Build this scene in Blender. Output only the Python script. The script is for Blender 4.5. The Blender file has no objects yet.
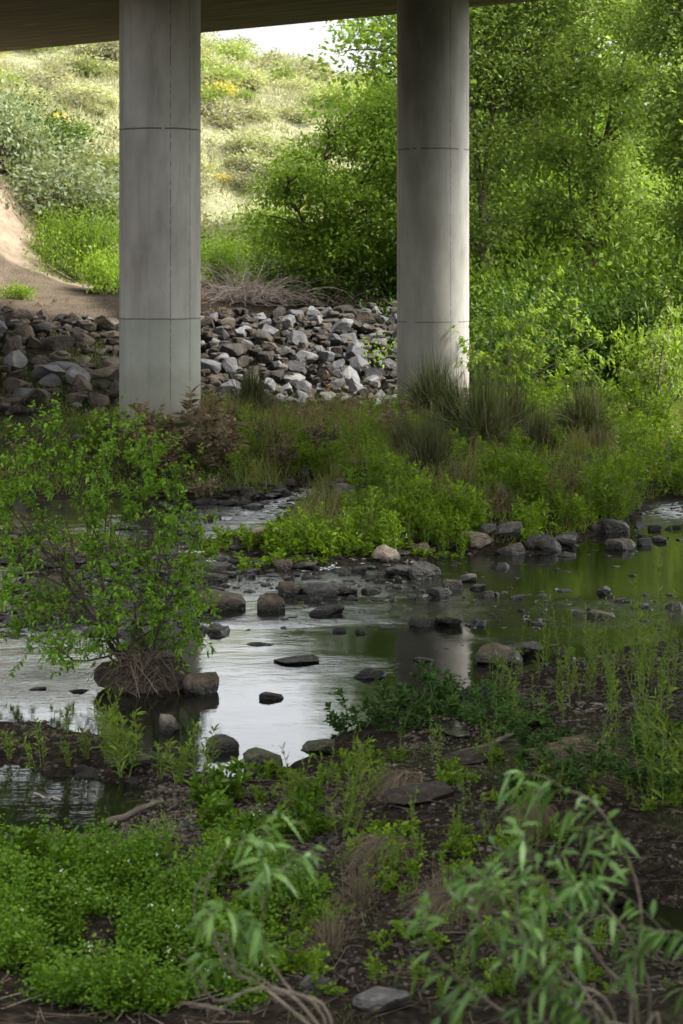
import bpy, bmesh, math, random
import numpy as np
from mathutils import Vector, Matrix, noise as mnoise
R = math.radians
SC = bpy.context.scene
COL = SC.collection
F, HX, HY, CZ = 1900.0, 341.5, 260.0, 4.6      # focal length in pixels, horizon, eye height above the water

def at(px, py, d):
    return np.array([(px-HX)/F*d, d, CZ-(py-HY)/F*d])

# ------------------------------------------------------------------ materials
def newmat(name):
    m = bpy.data.materials.new(name); m.use_nodes = True
    nt = m.node_tree; nt.nodes.clear()
    return m, nt, nt.nodes.new, nt.links.new
def ramp(N, stops, mode='LINEAR'):
    r = N('ShaderNodeValToRGB'); cr = r.color_ramp; cr.interpolation = mode
    while len(cr.elements) < len(stops): cr.elements.new(0.5)
    for e, (p, c) in zip(cr.elements, stops):
        e.position = p; e.color = (c[0], c[1], c[2], 1)
    return r
def leaf_mat(name, ca, cb, trans=0.45, rough=0.5, tw=(1.25, 1.15, .6), obj_var=0.25, spec=.12):
    m, nt, N, L = newmat(name)
    g = N('ShaderNodeNewGeometry'); oi = N('ShaderNodeObjectInfo')
    rp = ramp(N, [(0, ca), (0.55, [(a+b)/2 for a, b in zip(ca, cb)]), (1, cb)])
    L(g.outputs['Random Per Island'], rp.inputs[0])
    hs = N('ShaderNodeHueSaturation')
    mr = N('ShaderNodeMapRange'); mr.inputs[3].default_value = 1-obj_var; mr.inputs[4].default_value = 1+obj_var
    L(oi.outputs['Random'], mr.inputs[0]); L(mr.outputs[0], hs.inputs['Value']); L(rp.outputs[0], hs.inputs['Color'])
    b = N('ShaderNodeBsdfPrincipled'); b.inputs['Roughness'].default_value = rough
    b.inputs['Specular IOR Level'].default_value = spec
    L(hs.outputs[0], b.inputs['Base Color'])
    t = N('ShaderNodeBsdfTranslucent')
    mu = N('ShaderNodeMix'); mu.data_type = 'RGBA'; mu.blend_type = 'MULTIPLY'; mu.inputs[0].default_value = 1
    mu.inputs[7].default_value = (tw[0], tw[1], tw[2], 1)
    L(hs.outputs[0], mu.inputs[6]); L(mu.outputs[2], t.inputs[0])
    mx = N('ShaderNodeMixShader'); mx.inputs[0].default_value = trans
    L(b.outputs[0], mx.inputs[1]); L(t.outputs[0], mx.inputs[2])
    o = N('ShaderNodeOutputMaterial'); L(mx.outputs[0], o.inputs[0])
    return m
def noise_mat(name, stops, scale=4, rough=0.85, bump=0.4, bscale=18, detail=8, island=0.0, stretch=(1,1,1), wet=False, spec=.3, objrand=0.0):
    m, nt, N, L = newmat(name)
    tc = N('ShaderNodeTexCoord'); mp = N('ShaderNodeMapping'); mp.inputs['Scale'].default_value = stretch
    oi = N('ShaderNodeObjectInfo')
    ad = N('ShaderNodeVectorMath'); ad.operation = 'ADD'
    sc_ = N('ShaderNodeVectorMath'); sc_.operation = 'SCALE'; sc_.inputs[0].default_value = (37, 53, 71)
    L(oi.outputs['Random'], sc_.inputs['Scale']); L(tc.outputs['Object'], ad.inputs[0]); L(sc_.outputs[0], ad.inputs[1])
    L(ad.outputs[0], mp.inputs[0])
    n = N('ShaderNodeTexNoise'); n.inputs['Scale'].default_value = scale; n.inputs['Detail'].default_value = detail
    n.inputs['Roughness'].default_value = .62
    L(mp.outputs[0], n.inputs['Vector'])
    rp = ramp(N, stops); L(n.outputs['Fac'], rp.inputs[0])
    col = rp.outputs[0]
    if island or objrand:
        g = N('ShaderNodeNewGeometry'); hs = N('ShaderNodeHueSaturation'); mr = N('ShaderNodeMapRange')
        v = island or objrand
        mr.inputs[3].default_value = 1-v; mr.inputs[4].default_value = 1+v
        L(g.outputs['Random Per Island'] if island else oi.outputs['Random'], mr.inputs[0])
        L(mr.outputs[0], hs.inputs['Value']); L(col, hs.inputs['Color']); col = hs.outputs[0]
    b = N('ShaderNodeBsdfPrincipled'); b.inputs['Roughness'].default_value = rough
    b.inputs['Specular IOR Level'].default_value = spec
    if wet:   # stone soaked by the stream up to a ragged line just over the water
        g2 = N('ShaderNodeNewGeometry'); sx = N('ShaderNodeSeparateXYZ'); L(g2.outputs['Position'], sx.inputs[0])
        n3 = N('ShaderNodeTexNoise'); n3.inputs['Scale'].default_value = 9; L(ad.outputs[0], n3.inputs['Vector'])
        a2 = N('ShaderNodeMath'); a2.operation = 'MULTIPLY_ADD'; a2.inputs[1].default_value = -.16; L(n3.outputs['Fac'], a2.inputs[0]); L(sx.outputs['Z'], a2.inputs[2])
        m2 = N('ShaderNodeMapRange'); m2.inputs[1].default_value = -.03; m2.inputs[2].default_value = .05
        L(a2.outputs[0], m2.inputs[0])
        mm = N('ShaderNodeMix'); mm.data_type = 'RGBA'; mm.inputs[6].default_value = (.010, .009, .007, 1)
        L(m2.outputs[0], mm.inputs[0]); L(col, mm.inputs[7]); col = mm.outputs[2]
        m3 = N('ShaderNodeMapRange'); m3.inputs[3].default_value = .3; m3.inputs[4].default_value = rough
        L(m2.outputs[0], m3.inputs[0]); L(m3.outputs[0], b.inputs['Roughness'])
    L(col, b.inputs['Base Color'])
    n2 = N('ShaderNodeTexNoise'); n2.inputs['Scale'].default_value = bscale; n2.inputs['Detail'].default_value = 6
    L(mp.outputs[0], n2.inputs['Vector'])
    bp = N('ShaderNodeBump'); bp.inputs['Strength'].default_value = bump; bp.inputs['Distance'].default_value = .05
    L(n2.outputs['Fac'], bp.inputs['Height']); L(bp.outputs[0], b.inputs['Normal'])
    o = N('ShaderNodeOutputMaterial'); L(b.outputs[0], o.inputs[0])
    return m

# ------------------------------------------------------------------ geometry
class Geo:
    def __init__(s): s.V = []; s.Q = []; s.M = []; s.n = 0
    def add(s, V, Q, mat=0):
        V = np.asarray(V, dtype=np.float32).reshape(-1, 3); Q = np.asarray(Q, dtype=np.int32)
        if len(Q) == 0: return
        if Q.shape[1] == 3: Q = np.hstack([Q, -np.ones((len(Q), 1), np.int32)])
        s.V.append(V); s.Q.append(np.where(Q >= 0, Q+s.n, -1)); s.M.append(np.full(len(Q), mat, np.int32)); s.n += len(V)
    def mesh(s, name, mats, smooth=False):
        me = bpy.data.meshes.new(name)
        V = np.concatenate(s.V); Q = np.concatenate(s.Q); M = np.concatenate(s.M)
        cnt = np.where(Q[:, 3] < 0, 3, 4).astype(np.int32)
        loops = Q.reshape(-1); loops = loops[loops >= 0].astype(np.int32)
        me.vertices.add(len(V)); me.vertices.foreach_set('co', V.reshape(-1))
        me.loops.add(len(loops)); me.loops.foreach_set('vertex_index', loops)
        me.polygons.add(len(Q))
        st = np.concatenate([[0], np.cumsum(cnt)[:-1]]).astype(np.int32)
        me.polygons.foreach_set('loop_start', st)
        try: me.polygons.foreach_set('loop_total', cnt)
        except Exception: pass
        me.polygons.foreach_set('material_index', M)
        me.polygons.foreach_set('use_smooth', np.full(len(Q), smooth))
        for m in (mats if isinstance(mats, (list, tuple)) else [mats]): me.materials.append(m)
        me.update(calc_edges=True)
        return me
    def build(s, name, mats, parent=None, smooth=False, loc=None):
        return link(name, s.mesh(name, mats, smooth), parent, loc)
def link(name, data, parent=None, loc=None):
    o = bpy.data.objects.new(name, data); COL.objects.link(o)
    if parent is not None: o.parent = parent
    if loc is not None: o.location = [float(c) for c in loc]
    return o
def tag(o, label=None, cat=None, group=None, kind=None):
    if label: o['label'] = label
    if cat: o['category'] = cat
    if group: o['group'] = group
    if kind: o['kind'] = kind
    return o
def copy_tree(o, loc, rz=0, sc=1.0, label=None, group=None):
    c = o.copy(); COL.objects.link(c)
    c.location = [float(v) for v in loc]; c.rotation_euler = (0, 0, rz)
    c.scale = (sc, sc, sc) if not isinstance(sc, tuple) else sc
    if label: c['label'] = label
    if group: c['group'] = group
    for ch in o.children:
        d = ch.copy(); COL.objects.link(d); d.parent = c
        for g in ch.children:
            e = g.copy(); COL.objects.link(e); e.parent = d
    return c
def unit(v):
    v = np.asarray(v, float); n = np.linalg.norm(v, axis=-1, keepdims=True); return v/np.maximum(n, 1e-9)
def tube(G, P, r, sides=5, mat=0):
    P = np.asarray(P, float); k = len(P); r = np.broadcast_to(np.asarray(r, float), (k,))
    T = unit(np.gradient(P, axis=0))
    a = np.array([0, 0, 1.0]) if abs(T[0][2]) < .9 else np.array([1.0, 0, 0])
    A = unit(np.cross(T, a)); B = np.cross(T, A)
    th = np.arange(sides)*2*np.pi/sides
    V = P[:, None]+r[:, None, None]*(np.cos(th)[None, :, None]*A[:, None]+np.sin(th)[None, :, None]*B[:, None])
    V = V.reshape(-1, 3); Q = []
    for i in range(k-1):
        for j in range(sides):
            j2 = (j+1) % sides
            Q.append((i*sides+j, i*sides+j2, (i+1)*sides+j2, (i+1)*sides+j))
    G.add(V, Q, mat)
def blades(G, P, D, L, W, prof=(0, 1, .75, 0), droop=0., mat=0, rng=None, N=None, fold=0.0):
    """n strips starting at P along D (length L, width W), bent down by droop"""
    P = np.asarray(P, float).reshape(-1, 3); n = len(P)
    if n == 0: return
    D = unit(np.broadcast_to(D, (n, 3))); L = np.broadcast_to(L, (n,)); W = np.broadcast_to(W, (n,)); droop = np.broadcast_to(droop, (n,))
    if N is None:
        N = rng.normal(0, .55, (n, 3)); N[:, 2] += 1
    S = unit(np.cross(D, N)); k = len(prof); t = np.linspace(0, 1, k)
    C = P[:, None]+D[:, None]*(L[:, None]*t)[..., None]
    C[:, :, 2] -= (droop*L)[:, None]*t**2
    o = S[:, None]*(W[:, None]*.5*np.array(prof))[..., None]
    if k == 4 and prof[0] == 0 and prof[3] == 0:      # cheap 6-vertex leaf
        V = np.stack([C[:, 0], C[:, 1]+o[:, 1], C[:, 1]-o[:, 1], C[:, 2]+o[:, 2], C[:, 2]-o[:, 2], C[:, 3]], 1)
        b = np.arange(n)[:, None]*6
        Q = np.concatenate([np.hstack([b, b+2, b+1, -np.ones_like(b)]), np.hstack([b+1, b+2, b+4, b+3]), np.hstack([b+3, b+4, b+5, -np.ones_like(b)])])
        G.add(V.reshape(-1, 3), Q, mat); return
    V = np.stack([C+o, C-o], 2).reshape(-1, 3)
    base = (np.arange(n)*k*2)[:, None]; Q = []
    for i in range(k-1):
        Q.append(np.hstack([base+2*i, base+2*i+1, base+2*i+3, base+2*i+2]))
    G.add(V, np.concatenate(Q), mat)
def diamonds(G, P, D, L, W, rng, up=.8, mat=0):
    """cheap 4-vertex leaves for distant foliage"""
    n = len(P); D = unit(D); N = rng.normal(0, 1, (n, 3)); N[:, 2] += up
    S = unit(np.cross(D, N)); L = np.broadcast_to(L, (n,))[:, None]; W = np.broadcast_to(W, (n,))[:, None]
    V = np.stack([P, P+D*L*.45+S*W*.5, P+D*L, P+D*L*.45-S*W*.5], 1).reshape(-1, 3)
    b = np.arange(n)[:, None]*4
    G.add(V, np.hstack([b, b+1, b+2, b+3]), mat)
def curve_pts(p0, d0, length, n, rng, lift=0.0, wob=.15):
    P = [np.array(p0, float)]; d = unit(np.array(d0, float)); st = length/n
    for i in range(n):
        d = unit(d+np.array([0, 0, lift])/n+rng.normal(0, wob, 3)/n**.5*.6)
        P.append(P[-1]+d*st)
    return np.array(P)
def leaves_on(G, P, n, L, W, rng, t0=.2, spread=.9, droop=.25, mat=0, prof=(0, 1, .75, 0), hang=0.0, var=.3):
    k = len(P); t = np.sort(rng.uniform(t0, 1, n))*(k-1); i = np.minimum(t.astype(int), k-2); f = (t-i)[:, None]
    pos = P[i]*(1-f)+P[i+1]*f; T = unit(P[i+1]-P[i])
    out = unit(np.cross(T, rng.normal(0, 1, (n, 3))))
    D = unit(T*(1.0-spread*.5)+out*spread+np.array([0, 0, -hang]))
    blades(G, pos, D, L*rng.uniform(1-var, 1+var, n), W*rng.uniform(1-var, 1+var, n), prof, droop, mat, rng)
# ------------------------------------------------------------------ the land: height through surveyed points
CP = []
def g(px, py, z):                       # a spot of ground seen at (px,py) whose height over the water is z
    d = F*(CZ-z)/(py-HY); CP.append(((px-HX)/F, d, z))
def gd(px, d, z): CP.append(((px-HX)/F, d, z))
for a in [(0,1010,.12),(60,1015,-.18),(130,1012,-.2),(190,1016,-.15),(260,1000,.12),(60,992,.05),(125,994,.05),(190,992,.05),(250,1015,.02),(0,985,.12),(400,1020,.2),(470,1000,.1),(550,1010,.1),(683,1010,.1),
          (-200,1010,.2),(900,1010,.4),(-200,850,.2),(900,850,.7),
          (0,930,.12),(100,930,.12),(200,920,.14),(200,830,.14),(100,845,.12),(300,840,.2),(30,860,.12),(250,960,.12),
          (10,800,-.16),(60,805,-.16),(110,800,-.12),(-60,800,-.15),(20,780,-.1),(90,782,-.08),(135,795,-.03),
          (0,738,.10),(60,752,.13),(110,765,.12),(160,785,.12),(215,795,.14),(-100,745,.1),
          (0,716,0),(60,724,0),(130,744,0),(190,768,0),(250,780,0),(300,766,0),(340,744,0),(400,712,0),(440,694,0),(490,676,0),(550,662,0),(620,650,0),(683,642,0),(760,636,0),
          (330,790,.2),(400,770,.3),(450,730,.28),(500,720,.35),(520,690,.15),(600,690,.3),(683,680,.35),(683,800,.5),(600,800,.5),(500,850,.42),(400,850,.36),(683,980,.3),(500,950,.3),(440,800,.42),(560,760,.45),
          (590,893,.12),(590,880,.13),(590,906,.12),(560,885,.14),(625,895,.14),(668,932,.06),(668,914,.07),(668,952,.06),(635,930,.10),(700,932,.06),(540,870,.25),(620,860,.3),(600,950,.2),(683,870,.3),
          (230,700,-.4),(300,700,-.4),(100,690,-.3),(20,680,-.3),(300,640,-.35),(400,650,-.35),(500,612,-.35),(600,600,-.35),(683,600,-.35),(650,560,-.3),(400,600,-.25),(-60,650,-.3),(-60,700,-.25),(780,590,-.3),(160,735,-.25),(480,650,-.3),(350,700,-.35),(800,540,-.2),
          (120,686,.05),(160,688,.08),(190,684,.0),(145,712,-.2),
          (0,640,-.25),(100,640,-.22),(200,640,-.25),(20,590,-.05),(70,560,.02),(110,600,-.04),(60,610,-.03),(180,600,-.1),(0,560,0),(240,590,-.05),
          (150,560,-.06),(0,530,-.08),(100,530,-.1),(150,515,-.15),(200,512,-.15),(190,530,-.1),(60,510,-.05),(30,578,.08),(150,578,.07),(105,622,.04),(15,615,.05),(0,545,.09),(65,538,.09),(130,545,.05),(185,590,.03),(50,640,-.12),
          (210,562,.02),(250,560,.02),(300,574,-.04),(350,572,-.03),(300,562,.02),(350,560,.02),(430,558,.02),(465,552,.02),(500,550,.02),(560,556,-.02),(560,540,.05),(600,530,.03),(636,520,0),(650,505,0),(683,496,.02),(670,512,-.12),(683,530,-.12),(740,512,-.12),(800,490,.1),
          (240,540,.1),(300,535,.2),(400,530,.32),(500,525,.35),(500,490,.45),(580,500,.35),(600,470,.5),(350,460,.7),(430,440,.8),(300,435,.8),(683,450,.5),(640,480,.25),(500,440,.75),(400,490,.4),
          (225,508,-.13),(255,510,-.12),(285,507,-.12),(308,498,-.10),(325,490,-.06),(330,475,.25),(260,480,.3),
          (50,440,.4),(0,470,.15),(100,455,.35),(200,455,.5),(150,485,.1),(-100,450,.4),(-100,500,0),
          (160,405,1.15),(433,407,1.0),(500,402,.9),(683,400,.85),(600,400,.9),(900,400,1.0),
          (0,418,.6),(100,412,.8),(220,395,1.0),(300,386,1.05),(400,372,1.25),(-200,418,.7)]: g(*a)
for a in [(-200,54.5,3.3),(0,54.5,3.3),(100,55.5,3.3),(200,57,3.3),(300,60,3.35),(400,64,3.5),
          (-200,60,3.5),(0,60,3.62),(100,61,3.62),(200,63,3.6),(300,66,3.7),(400,70,4.2),
          (-300,64,8.5),(-60,65,8.6),(0,66,6.9),(40,66,5.2),(80,66,4.1),(120,68,4.4),(240,72,4.6),
          (0,78,10.5),(120,78,8.4),(240,80,6.8),(340,82,6.4),(440,84,6.0),
          (-400,110,20),(0,110,18.6),(120,108,18.0),(240,108,16.2),(300,108,14.6),(390,108,14.0),(470,108,13.0),(-300,85,14),
          (120,92,13.2),(240,93,12.2),(340,94,11.4),(0,92,14.6),(600,95,8.5),(800,95,8),(683,110,11),(900,110,10),
          (500,58,1.3),(600,60,1.3),(683,60,1.3),(900,60,1.4),(500,68,2.8),(600,70,2.8),(683,70,2.8),(900,70,3),(600,80,5),(800,80,5),
          (0,135,19),(240,135,17.5),(400,135,15.5),(683,135,12),(-400,135,21),(900,135,12),(-1200,60,12),(-1200,110,22),(-1200,40,2),(2000,60,2.5),(2000,110,12),(2000,30,1.5),
          (0,300,22),(683,300,16),(-800,300,24),(1500,300,16),(0,800,10),(1000,800,10),(-1000,800,10),
          (-600,30,.2),(-1500,20,1),(1500,20,1.2),(1200,12,1.0)]: gd(*a)
gd(160,42.2,1.22); gd(110,42.5,1.0); gd(215,42,1.1); gd(160,39.5,.9)
for u in (-1.5, -.5, 0, .5, 1.5):
    CP.append((u, 8.2, .55)); CP.append((u, 5.5, 1.0)); CP.append((u, 2.5, 2.7)); CP.append((u, 1.2, 3.0))
CP = np.array(CP)
def _uv(x, y):
    y = np.maximum(y, 1.2); return np.stack([np.clip(x/y, -1.6, 1.6)*11, np.log(y)*5.2], -1)
_c = _uv(CP[:, 0]*CP[:, 1], CP[:, 1])
_K = np.linalg.norm(_c[:, None]-_c[None], axis=-1)
_w = np.linalg.solve(_K+np.eye(len(_c))*-1e-3, CP[:, 2])
_rs = np.random.default_rng(5)
_wv = [(unit(_rs.normal(0, 1, 2))*f, _rs.uniform(0, 6.28), a) for f, a in [(1.1,.03),(1.7,.025),(2.6,.02),(3.9,.014),(6.1,.009),(8.8,.007),(13,.005),(19,.004)] for _ in range(3)]
def ground_z(x, y, detail=True):
    x = np.asarray(x, float); y = np.asarray(y, float); sh = x.shape; X = x.ravel(); Y = y.ravel(); out = np.zeros(len(X))
    for i in range(0, len(X), 20000):
        q = _uv(X[i:i+20000], Y[i:i+20000])
        out[i:i+20000] = np.linalg.norm(q[:, None]-_c[None], axis=-1) @ _w
    if detail:
        n = sum(a*np.sin(X*k[0]+Y*k[1]+p) for k, p, a in _wv)
        far = np.clip((Y-60)/40, 0, 1)
        out = out+n*(.45+.5*far)+far*.35*np.sin(X*.31+1.3*np.sin(Y*.21))*np.sin(Y*.27+X*.1)
        k = np.clip((Y-4)/4, 0, 1); out = np.where(Y < 8, out*k+(1-k)*np.maximum(out, .6), out)
    return out.reshape(sh)
def gz(x, y): return float(ground_z(np.array([x]), np.array([y]))[0])
def hit(px, py, dmax=130, floor=0.0):
    """where the line of sight through a spot meets the land or the water"""
    d = np.geomspace(7, dmax, 900); x = (px-HX)/F*d; z = CZ-(py-HY)/F*d
    gg = np.maximum(ground_z(x, d), floor) if floor is not None else ground_z(x, d)
    k = np.where(z <= gg)[0]
    if len(k) == 0: return None
    i = k[0]; return np.array([x[i], d[i], gg[i]])

def build_ground():
    ys = np.concatenate([np.linspace(-30, 6, 19), np.arange(6.5, 34, .13), np.arange(34, 66, .26), np.arange(66, 135, .9), np.geomspace(136, 900, 30)])
    xs = np.concatenate([-np.geomspace(400, 16, 34), np.arange(-15.8, -6, .3), np.arange(-6, 6.01, .085), np.arange(6.2, 20, .3), np.geomspace(21, 400, 34)])
    X, Y = np.meshgrid(xs, ys); Z = ground_z(X, Y)
    ny, nx = X.shape
    V = np.stack([X, Y, Z], -1).reshape(-1, 3)
    i = np.arange(ny-1)[:, None]*nx+np.arange(nx-1)[None]; i = i.reshape(-1, 1)
    G = Geo(); G.add(V, np.hstack([i, i+1, i+nx+1, i+nx]))
    # cover: R moss and grass, G bare sandy cut, B dry hillside
    x, y, z = V.T; u = x/np.maximum(y, 1)*F+HX
    nz = sum(np.sin(x*k[0]*.7+y*k[1]*.7+p)*a for k, p, a in _wv)*12
    grass = np.clip((y-33)/4+nz*.6, 0, 1)*np.clip((z-.06)/.25, 0, 1)*np.clip((52.5-y)/2, 0, 1)
    grass = np.maximum(grass, np.clip(nz*.9-.15, 0, .55)*(y < 33)*(z > .1))
    trk = np.where((y < 62) & (u > -200), .4, 1.0); sand = trk*np.clip((y-54.2+nz*.4)/1.0, 0, 1)*np.clip((66.5-y)/4+2.0, 0, 1)*np.clip((105-u+nz*14)/25, 0, 1)
    grass *= np.where((u < 190), .35, 1)*(1-.85*np.exp(-((u-300)/60)**2-((y-39)/5)**2))
    dry = np.clip((y-65)/4, 0, 1)
    at_ = G.mesh('ground', [], True)
    ca = at_.color_attributes.new('cover', 'FLOAT_COLOR', 'POINT')
    ca.data.foreach_set('color', np.stack([grass, sand, dry, np.ones_like(x)], -1).astype(np.float32).ravel())
    m, nt, N, L = newmat('earth')
    tc = N('ShaderNodeTexCoord'); vc = N('ShaderNodeVertexColor'); vc.layer_name = 'cover'
    sp = N('ShaderNodeSeparateColor'); L(vc.outputs[0], sp.inputs[0])
    def ns(s, d=8):
        n = N('ShaderNodeTexNoise'); n.inputs['Scale'].default_value = s; n.inputs['Detail'].default_value = d; n.inputs['Roughness'].default_value = .65
        L(tc.outputs['Object'], n.inputs['Vector']); return n
    n1 = ns(2.2); n2 = ns(14); n3 = ns(.5)
    mud = ramp(N, [(.30, (.005, .0038, .0028)), (.48, (.014, .0105, .0075)), (.6, (.030, .023, .016)), (.75, (.07, .054, .038))]); L(n2.outputs[0], mud.inputs[0])
    moss = ramp(N, [(.3, (.02, .03, .009)), (.55, (.045, .06, .018)), (.75, (.085, .085, .032))]); L(n2.outputs[0], moss.inputs[0])
    snd = ramp(N, [(.3, (.16, .122, .085)), (.5, (.24, .188, .134)), (.72, (.31, .252, .185))]); L(n1.outputs[0], snd.inputs[0])
    dr = ramp(N, [(.3, (.12, .125, .068)), (.5, (.185, .185, .105)), (.7, (.26, .25, .15))]); L(n1.outputs[0], dr.inputs[0])
    def mix(f, a, b):
        q = N('ShaderNodeMix'); q.data_type = 'RGBA'; L(f, q.inputs[0]); L(a, q.inputs[6]); L(b, q.inputs[7]); return q.outputs[2]
    c = mix(sp.outputs[0], mud.outputs[0], moss.outputs[0]); c = mix(sp.outputs[2], c, dr.outputs[0]); c = mix(sp.outputs[1], c, snd.outputs[0])
    b = N('ShaderNodeBsdfPrincipled'); L(c, b.inputs['Base Color']); b.inputs['Roughness'].default_value = .95; b.inputs['Specular IOR Level'].default_value = .06
    # soaked soil near the waterline
    vo = N('ShaderNodeTexVoronoi'); vo.inputs['Scale'].default_value = 16; L(tc.outputs['Object'], vo.inputs['Vector'])
    ad = N('ShaderNodeMath'); ad.operation = 'ADD'; L(n2.outputs[0], ad.inputs[0]); L(vo.outputs['Distance'], ad.inputs[1])
    bp = N('ShaderNodeBump'); bp.inputs['Strength'].default_value = .9; bp.inputs['Distance'].default_value = .05
    L(ad.outputs[0], bp.inputs['Height']); L(bp.outputs[0], b.inputs['Normal'])
    o = N('ShaderNodeOutputMaterial'); L(b.outputs[0], o.inputs[0])
    at_.materials.append(m)
    tag(link('ground', at_), kind='structure')
build_ground()

# ------------------------------------------------------------------ water
def build_water():
    xs = np.concatenate([np.linspace(-60, -12, 25), np.arange(-11.8, 14, .12), np.linspace(14.2, 60, 25)])
    ys = np.concatenate([np.linspace(4, 9, 6), np.arange(9.2, 42, .12), np.linspace(42.4, 53, 16)])
    X, Y = np.meshgrid(xs, ys); U = X/Y*F+HX; PY = HY+F*CZ/Y
    rf = np.zeros_like(X)
    for (u, p, su, sp_, a) in [(560,604,110,5,.6),(520,640,60,4,.35),(250,620,60,6,.3),(40,560,50,14,.6),(130,600,50,14,.5),(300,566,70,11,1),(230,585,40,12,.7),(400,584,50,12,.7),(60,600,70,30,.8),(100,550,90,16,.8),(190,520,60,8,.7),(310,497,30,14,1.4),(270,508,50,10,1.0),(310,560,120,9,.9),
                               (670,512,34,14,1.3),(450,618,120,9,.30),(600,622,60,9,.3),(60,680,90,18,.18),(760,512,60,16,1),(380,612,50,8,.45),(330,665,60,8,.2),(200,560,30,20,.9),(690,610,60,12,.35)]:
        rf += a*np.exp(-((U-u)/su)**2-((PY-p)/sp_)**2)
    rf = np.clip(rf, 0, 1.3)
    rs = np.random.default_rng(3); Z = np.zeros_like(X)
    for _ in range(26):
        k = rs.normal(0, 1, 2)*np.array([3.0, 6.5]); k = k/np.linalg.norm(k)*rs.uniform(4, 22)
        Z += np.sin(X*k[0]+Y*k[1]+rs.uniform(0, 6.28))*.0042
    # only coarse chop is geometry; the fine ripples are bump
    Z = Z*(.02+rf*.95)
    ny, nx = X.shape
    V = np.stack([X, Y, Z], -1).reshape(-1, 3)
    i = (np.arange(ny-1)[:, None]*nx+np.arange(nx-1)[None]).reshape(-1, 1)
    G = Geo(); G.add(V, np.hstack([i, i+1, i+nx+1, i+nx])); me = G.mesh('stream_water', [], True)
    ca = me.color_attributes.new('riffle', 'FLOAT_COLOR', 'POINT')
    ca.data.foreach_set('color', np.stack([rf, rf, rf, rf*0+1], -1).astype(np.float32).ravel())
    me.materials.append(water_mat()); tag(link('stream_water', me), kind='structure')
def water_mat(full=None):
    m, nt, N, L = newmat('water' if full is None else 'spilling_water')
    tc = N('ShaderNodeTexCoord')
    mp = N('ShaderNodeMapping'); mp.inputs['Scale'].default_value = (.55, 1.5, 1); L(tc.outputs['Object'], mp.inputs[0])
    def ns(s, d, r=.5):
        n = N('ShaderNodeTexNoise'); n.inputs['Scale'].default_value = s; n.inputs['Detail'].default_value = d; n.inputs['Roughness'].default_value = r
        L(mp.outputs[0], n.inputs['Vector']); return n.outputs[0]
    a, b_, c_ = ns(1.5, 2), ns(7, 4, .6), ns(16, 5)
    if full is None:
        vc = N('ShaderNodeVertexColor'); vc.layer_name = 'riffle'; s = N('ShaderNodeSeparateColor'); L(vc.outputs[0], s.inputs[0]); rf = s.outputs[0]
    else:
        v = N('ShaderNodeValue'); v.outputs[0].default_value = full; rf = v.outputs[0]
    def mth(op, x, y, k=None):
        q = N('ShaderNodeMath'); q.operation = op
        for i, w in enumerate([x, y, k]):
            if w is None: continue
            if isinstance(w, (int, float)): q.inputs[i].default_value = w
            else: L(w, q.inputs[i])
        return q.outputs[0]
    pr = N('ShaderNodeBsdfPrincipled')
    pr.inputs['Roughness'].default_value = .012; pr.inputs['IOR'].default_value = 1.36; pr.inputs['Specular IOR Level'].default_value = .5
    # calm swell + fine ripples; riffles get much more of both
    st = mth('MULTIPLY_ADD', rf, 1.9, .075)
    patch = mth('MULTIPLY_ADD', a, .5, 0.0)
    hh = mth('ADD', mth('MULTIPLY', b_, .7), mth('MULTIPLY', c_, .28))
    h = mth('MULTIPLY', hh, mth('MULTIPLY', st, patch))
    bp = N('ShaderNodeBump'); bp.inputs['Strength'].default_value = .8; bp.inputs['Distance'].default_value = .13
    L(h, bp.inputs['Height']); L(bp.outputs[0], pr.inputs['Normal'])
    fm = N('ShaderNodeMapRange'); fm.inputs[1].default_value = .80; fm.inputs[2].default_value = .87
    L(mth('ADD', mth('MULTIPLY', rf, .26), ns(11, 9, .72)), fm.inputs[0])
    mx = N('ShaderNodeMix'); mx.data_type = 'RGBA'; mx.inputs[6].default_value = (.006, .007, .004, 1); mx.inputs[7].default_value = (.5, .52, .52, 1)
    L(fm.outputs[0], mx.inputs[0]); L(mx.outputs[2], pr.inputs['Base Color'])
    r2 = N('ShaderNodeMapRange'); r2.inputs[3].default_value = .012; r2.inputs[4].default_value = .5; L(fm.outputs[0], r2.inputs[0]); L(r2.outputs[0], pr.inputs['Roughness'])
    o = N('ShaderNodeOutputMaterial'); L(pr.outputs[0], o.inputs[0])
    return m
build_water()
def spill(u, v, w_, l_, tilt, seed):     # a thread of the side creek running down between the stones
    rs = np.random.default_rng(seed); p = hit(u, v, floor=None); G = Geo(); n = 22; th = np.arange(n)*2*np.pi/n
    r = 1+.25*np.sin(2*th+rs.uniform(0, 6))+.18*np.sin(3*th+rs.uniform(0, 6))+.1*rs.normal(0, 1, n); V = [(0, 0, 0)]
    for k in (.5, 1):
        for t, q in zip(th, r): V.append((math.cos(t)*q*k*w_, math.sin(t)*q*k*l_, -math.sin(t)*q*k*l_*tilt))
    Q = [(0, 1+i, 1+(i+1) % n, -1) for i in range(n)]+[(1+i, 1+n+i, 1+n+(i+1) % n, 1+(i+1) % n) for i in range(n)]
    G.add(V, Q); tag(G.build('creek_water', WSP, None, True, p+np.array([0, 0, .06])), kind='structure')
WSP = water_mat(.12)
spill(668, 934, .30, .42, -.012, 1); spill(590, 893, .30, .36, -.012, 2); spill(560, 884, .10, .12, .10, 3); spill(630, 905, .12, .2, .1, 4); spill(520, 722, .22, .5, .1, 6); spill(450, 735, .2, .4, .08, 7)

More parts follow.
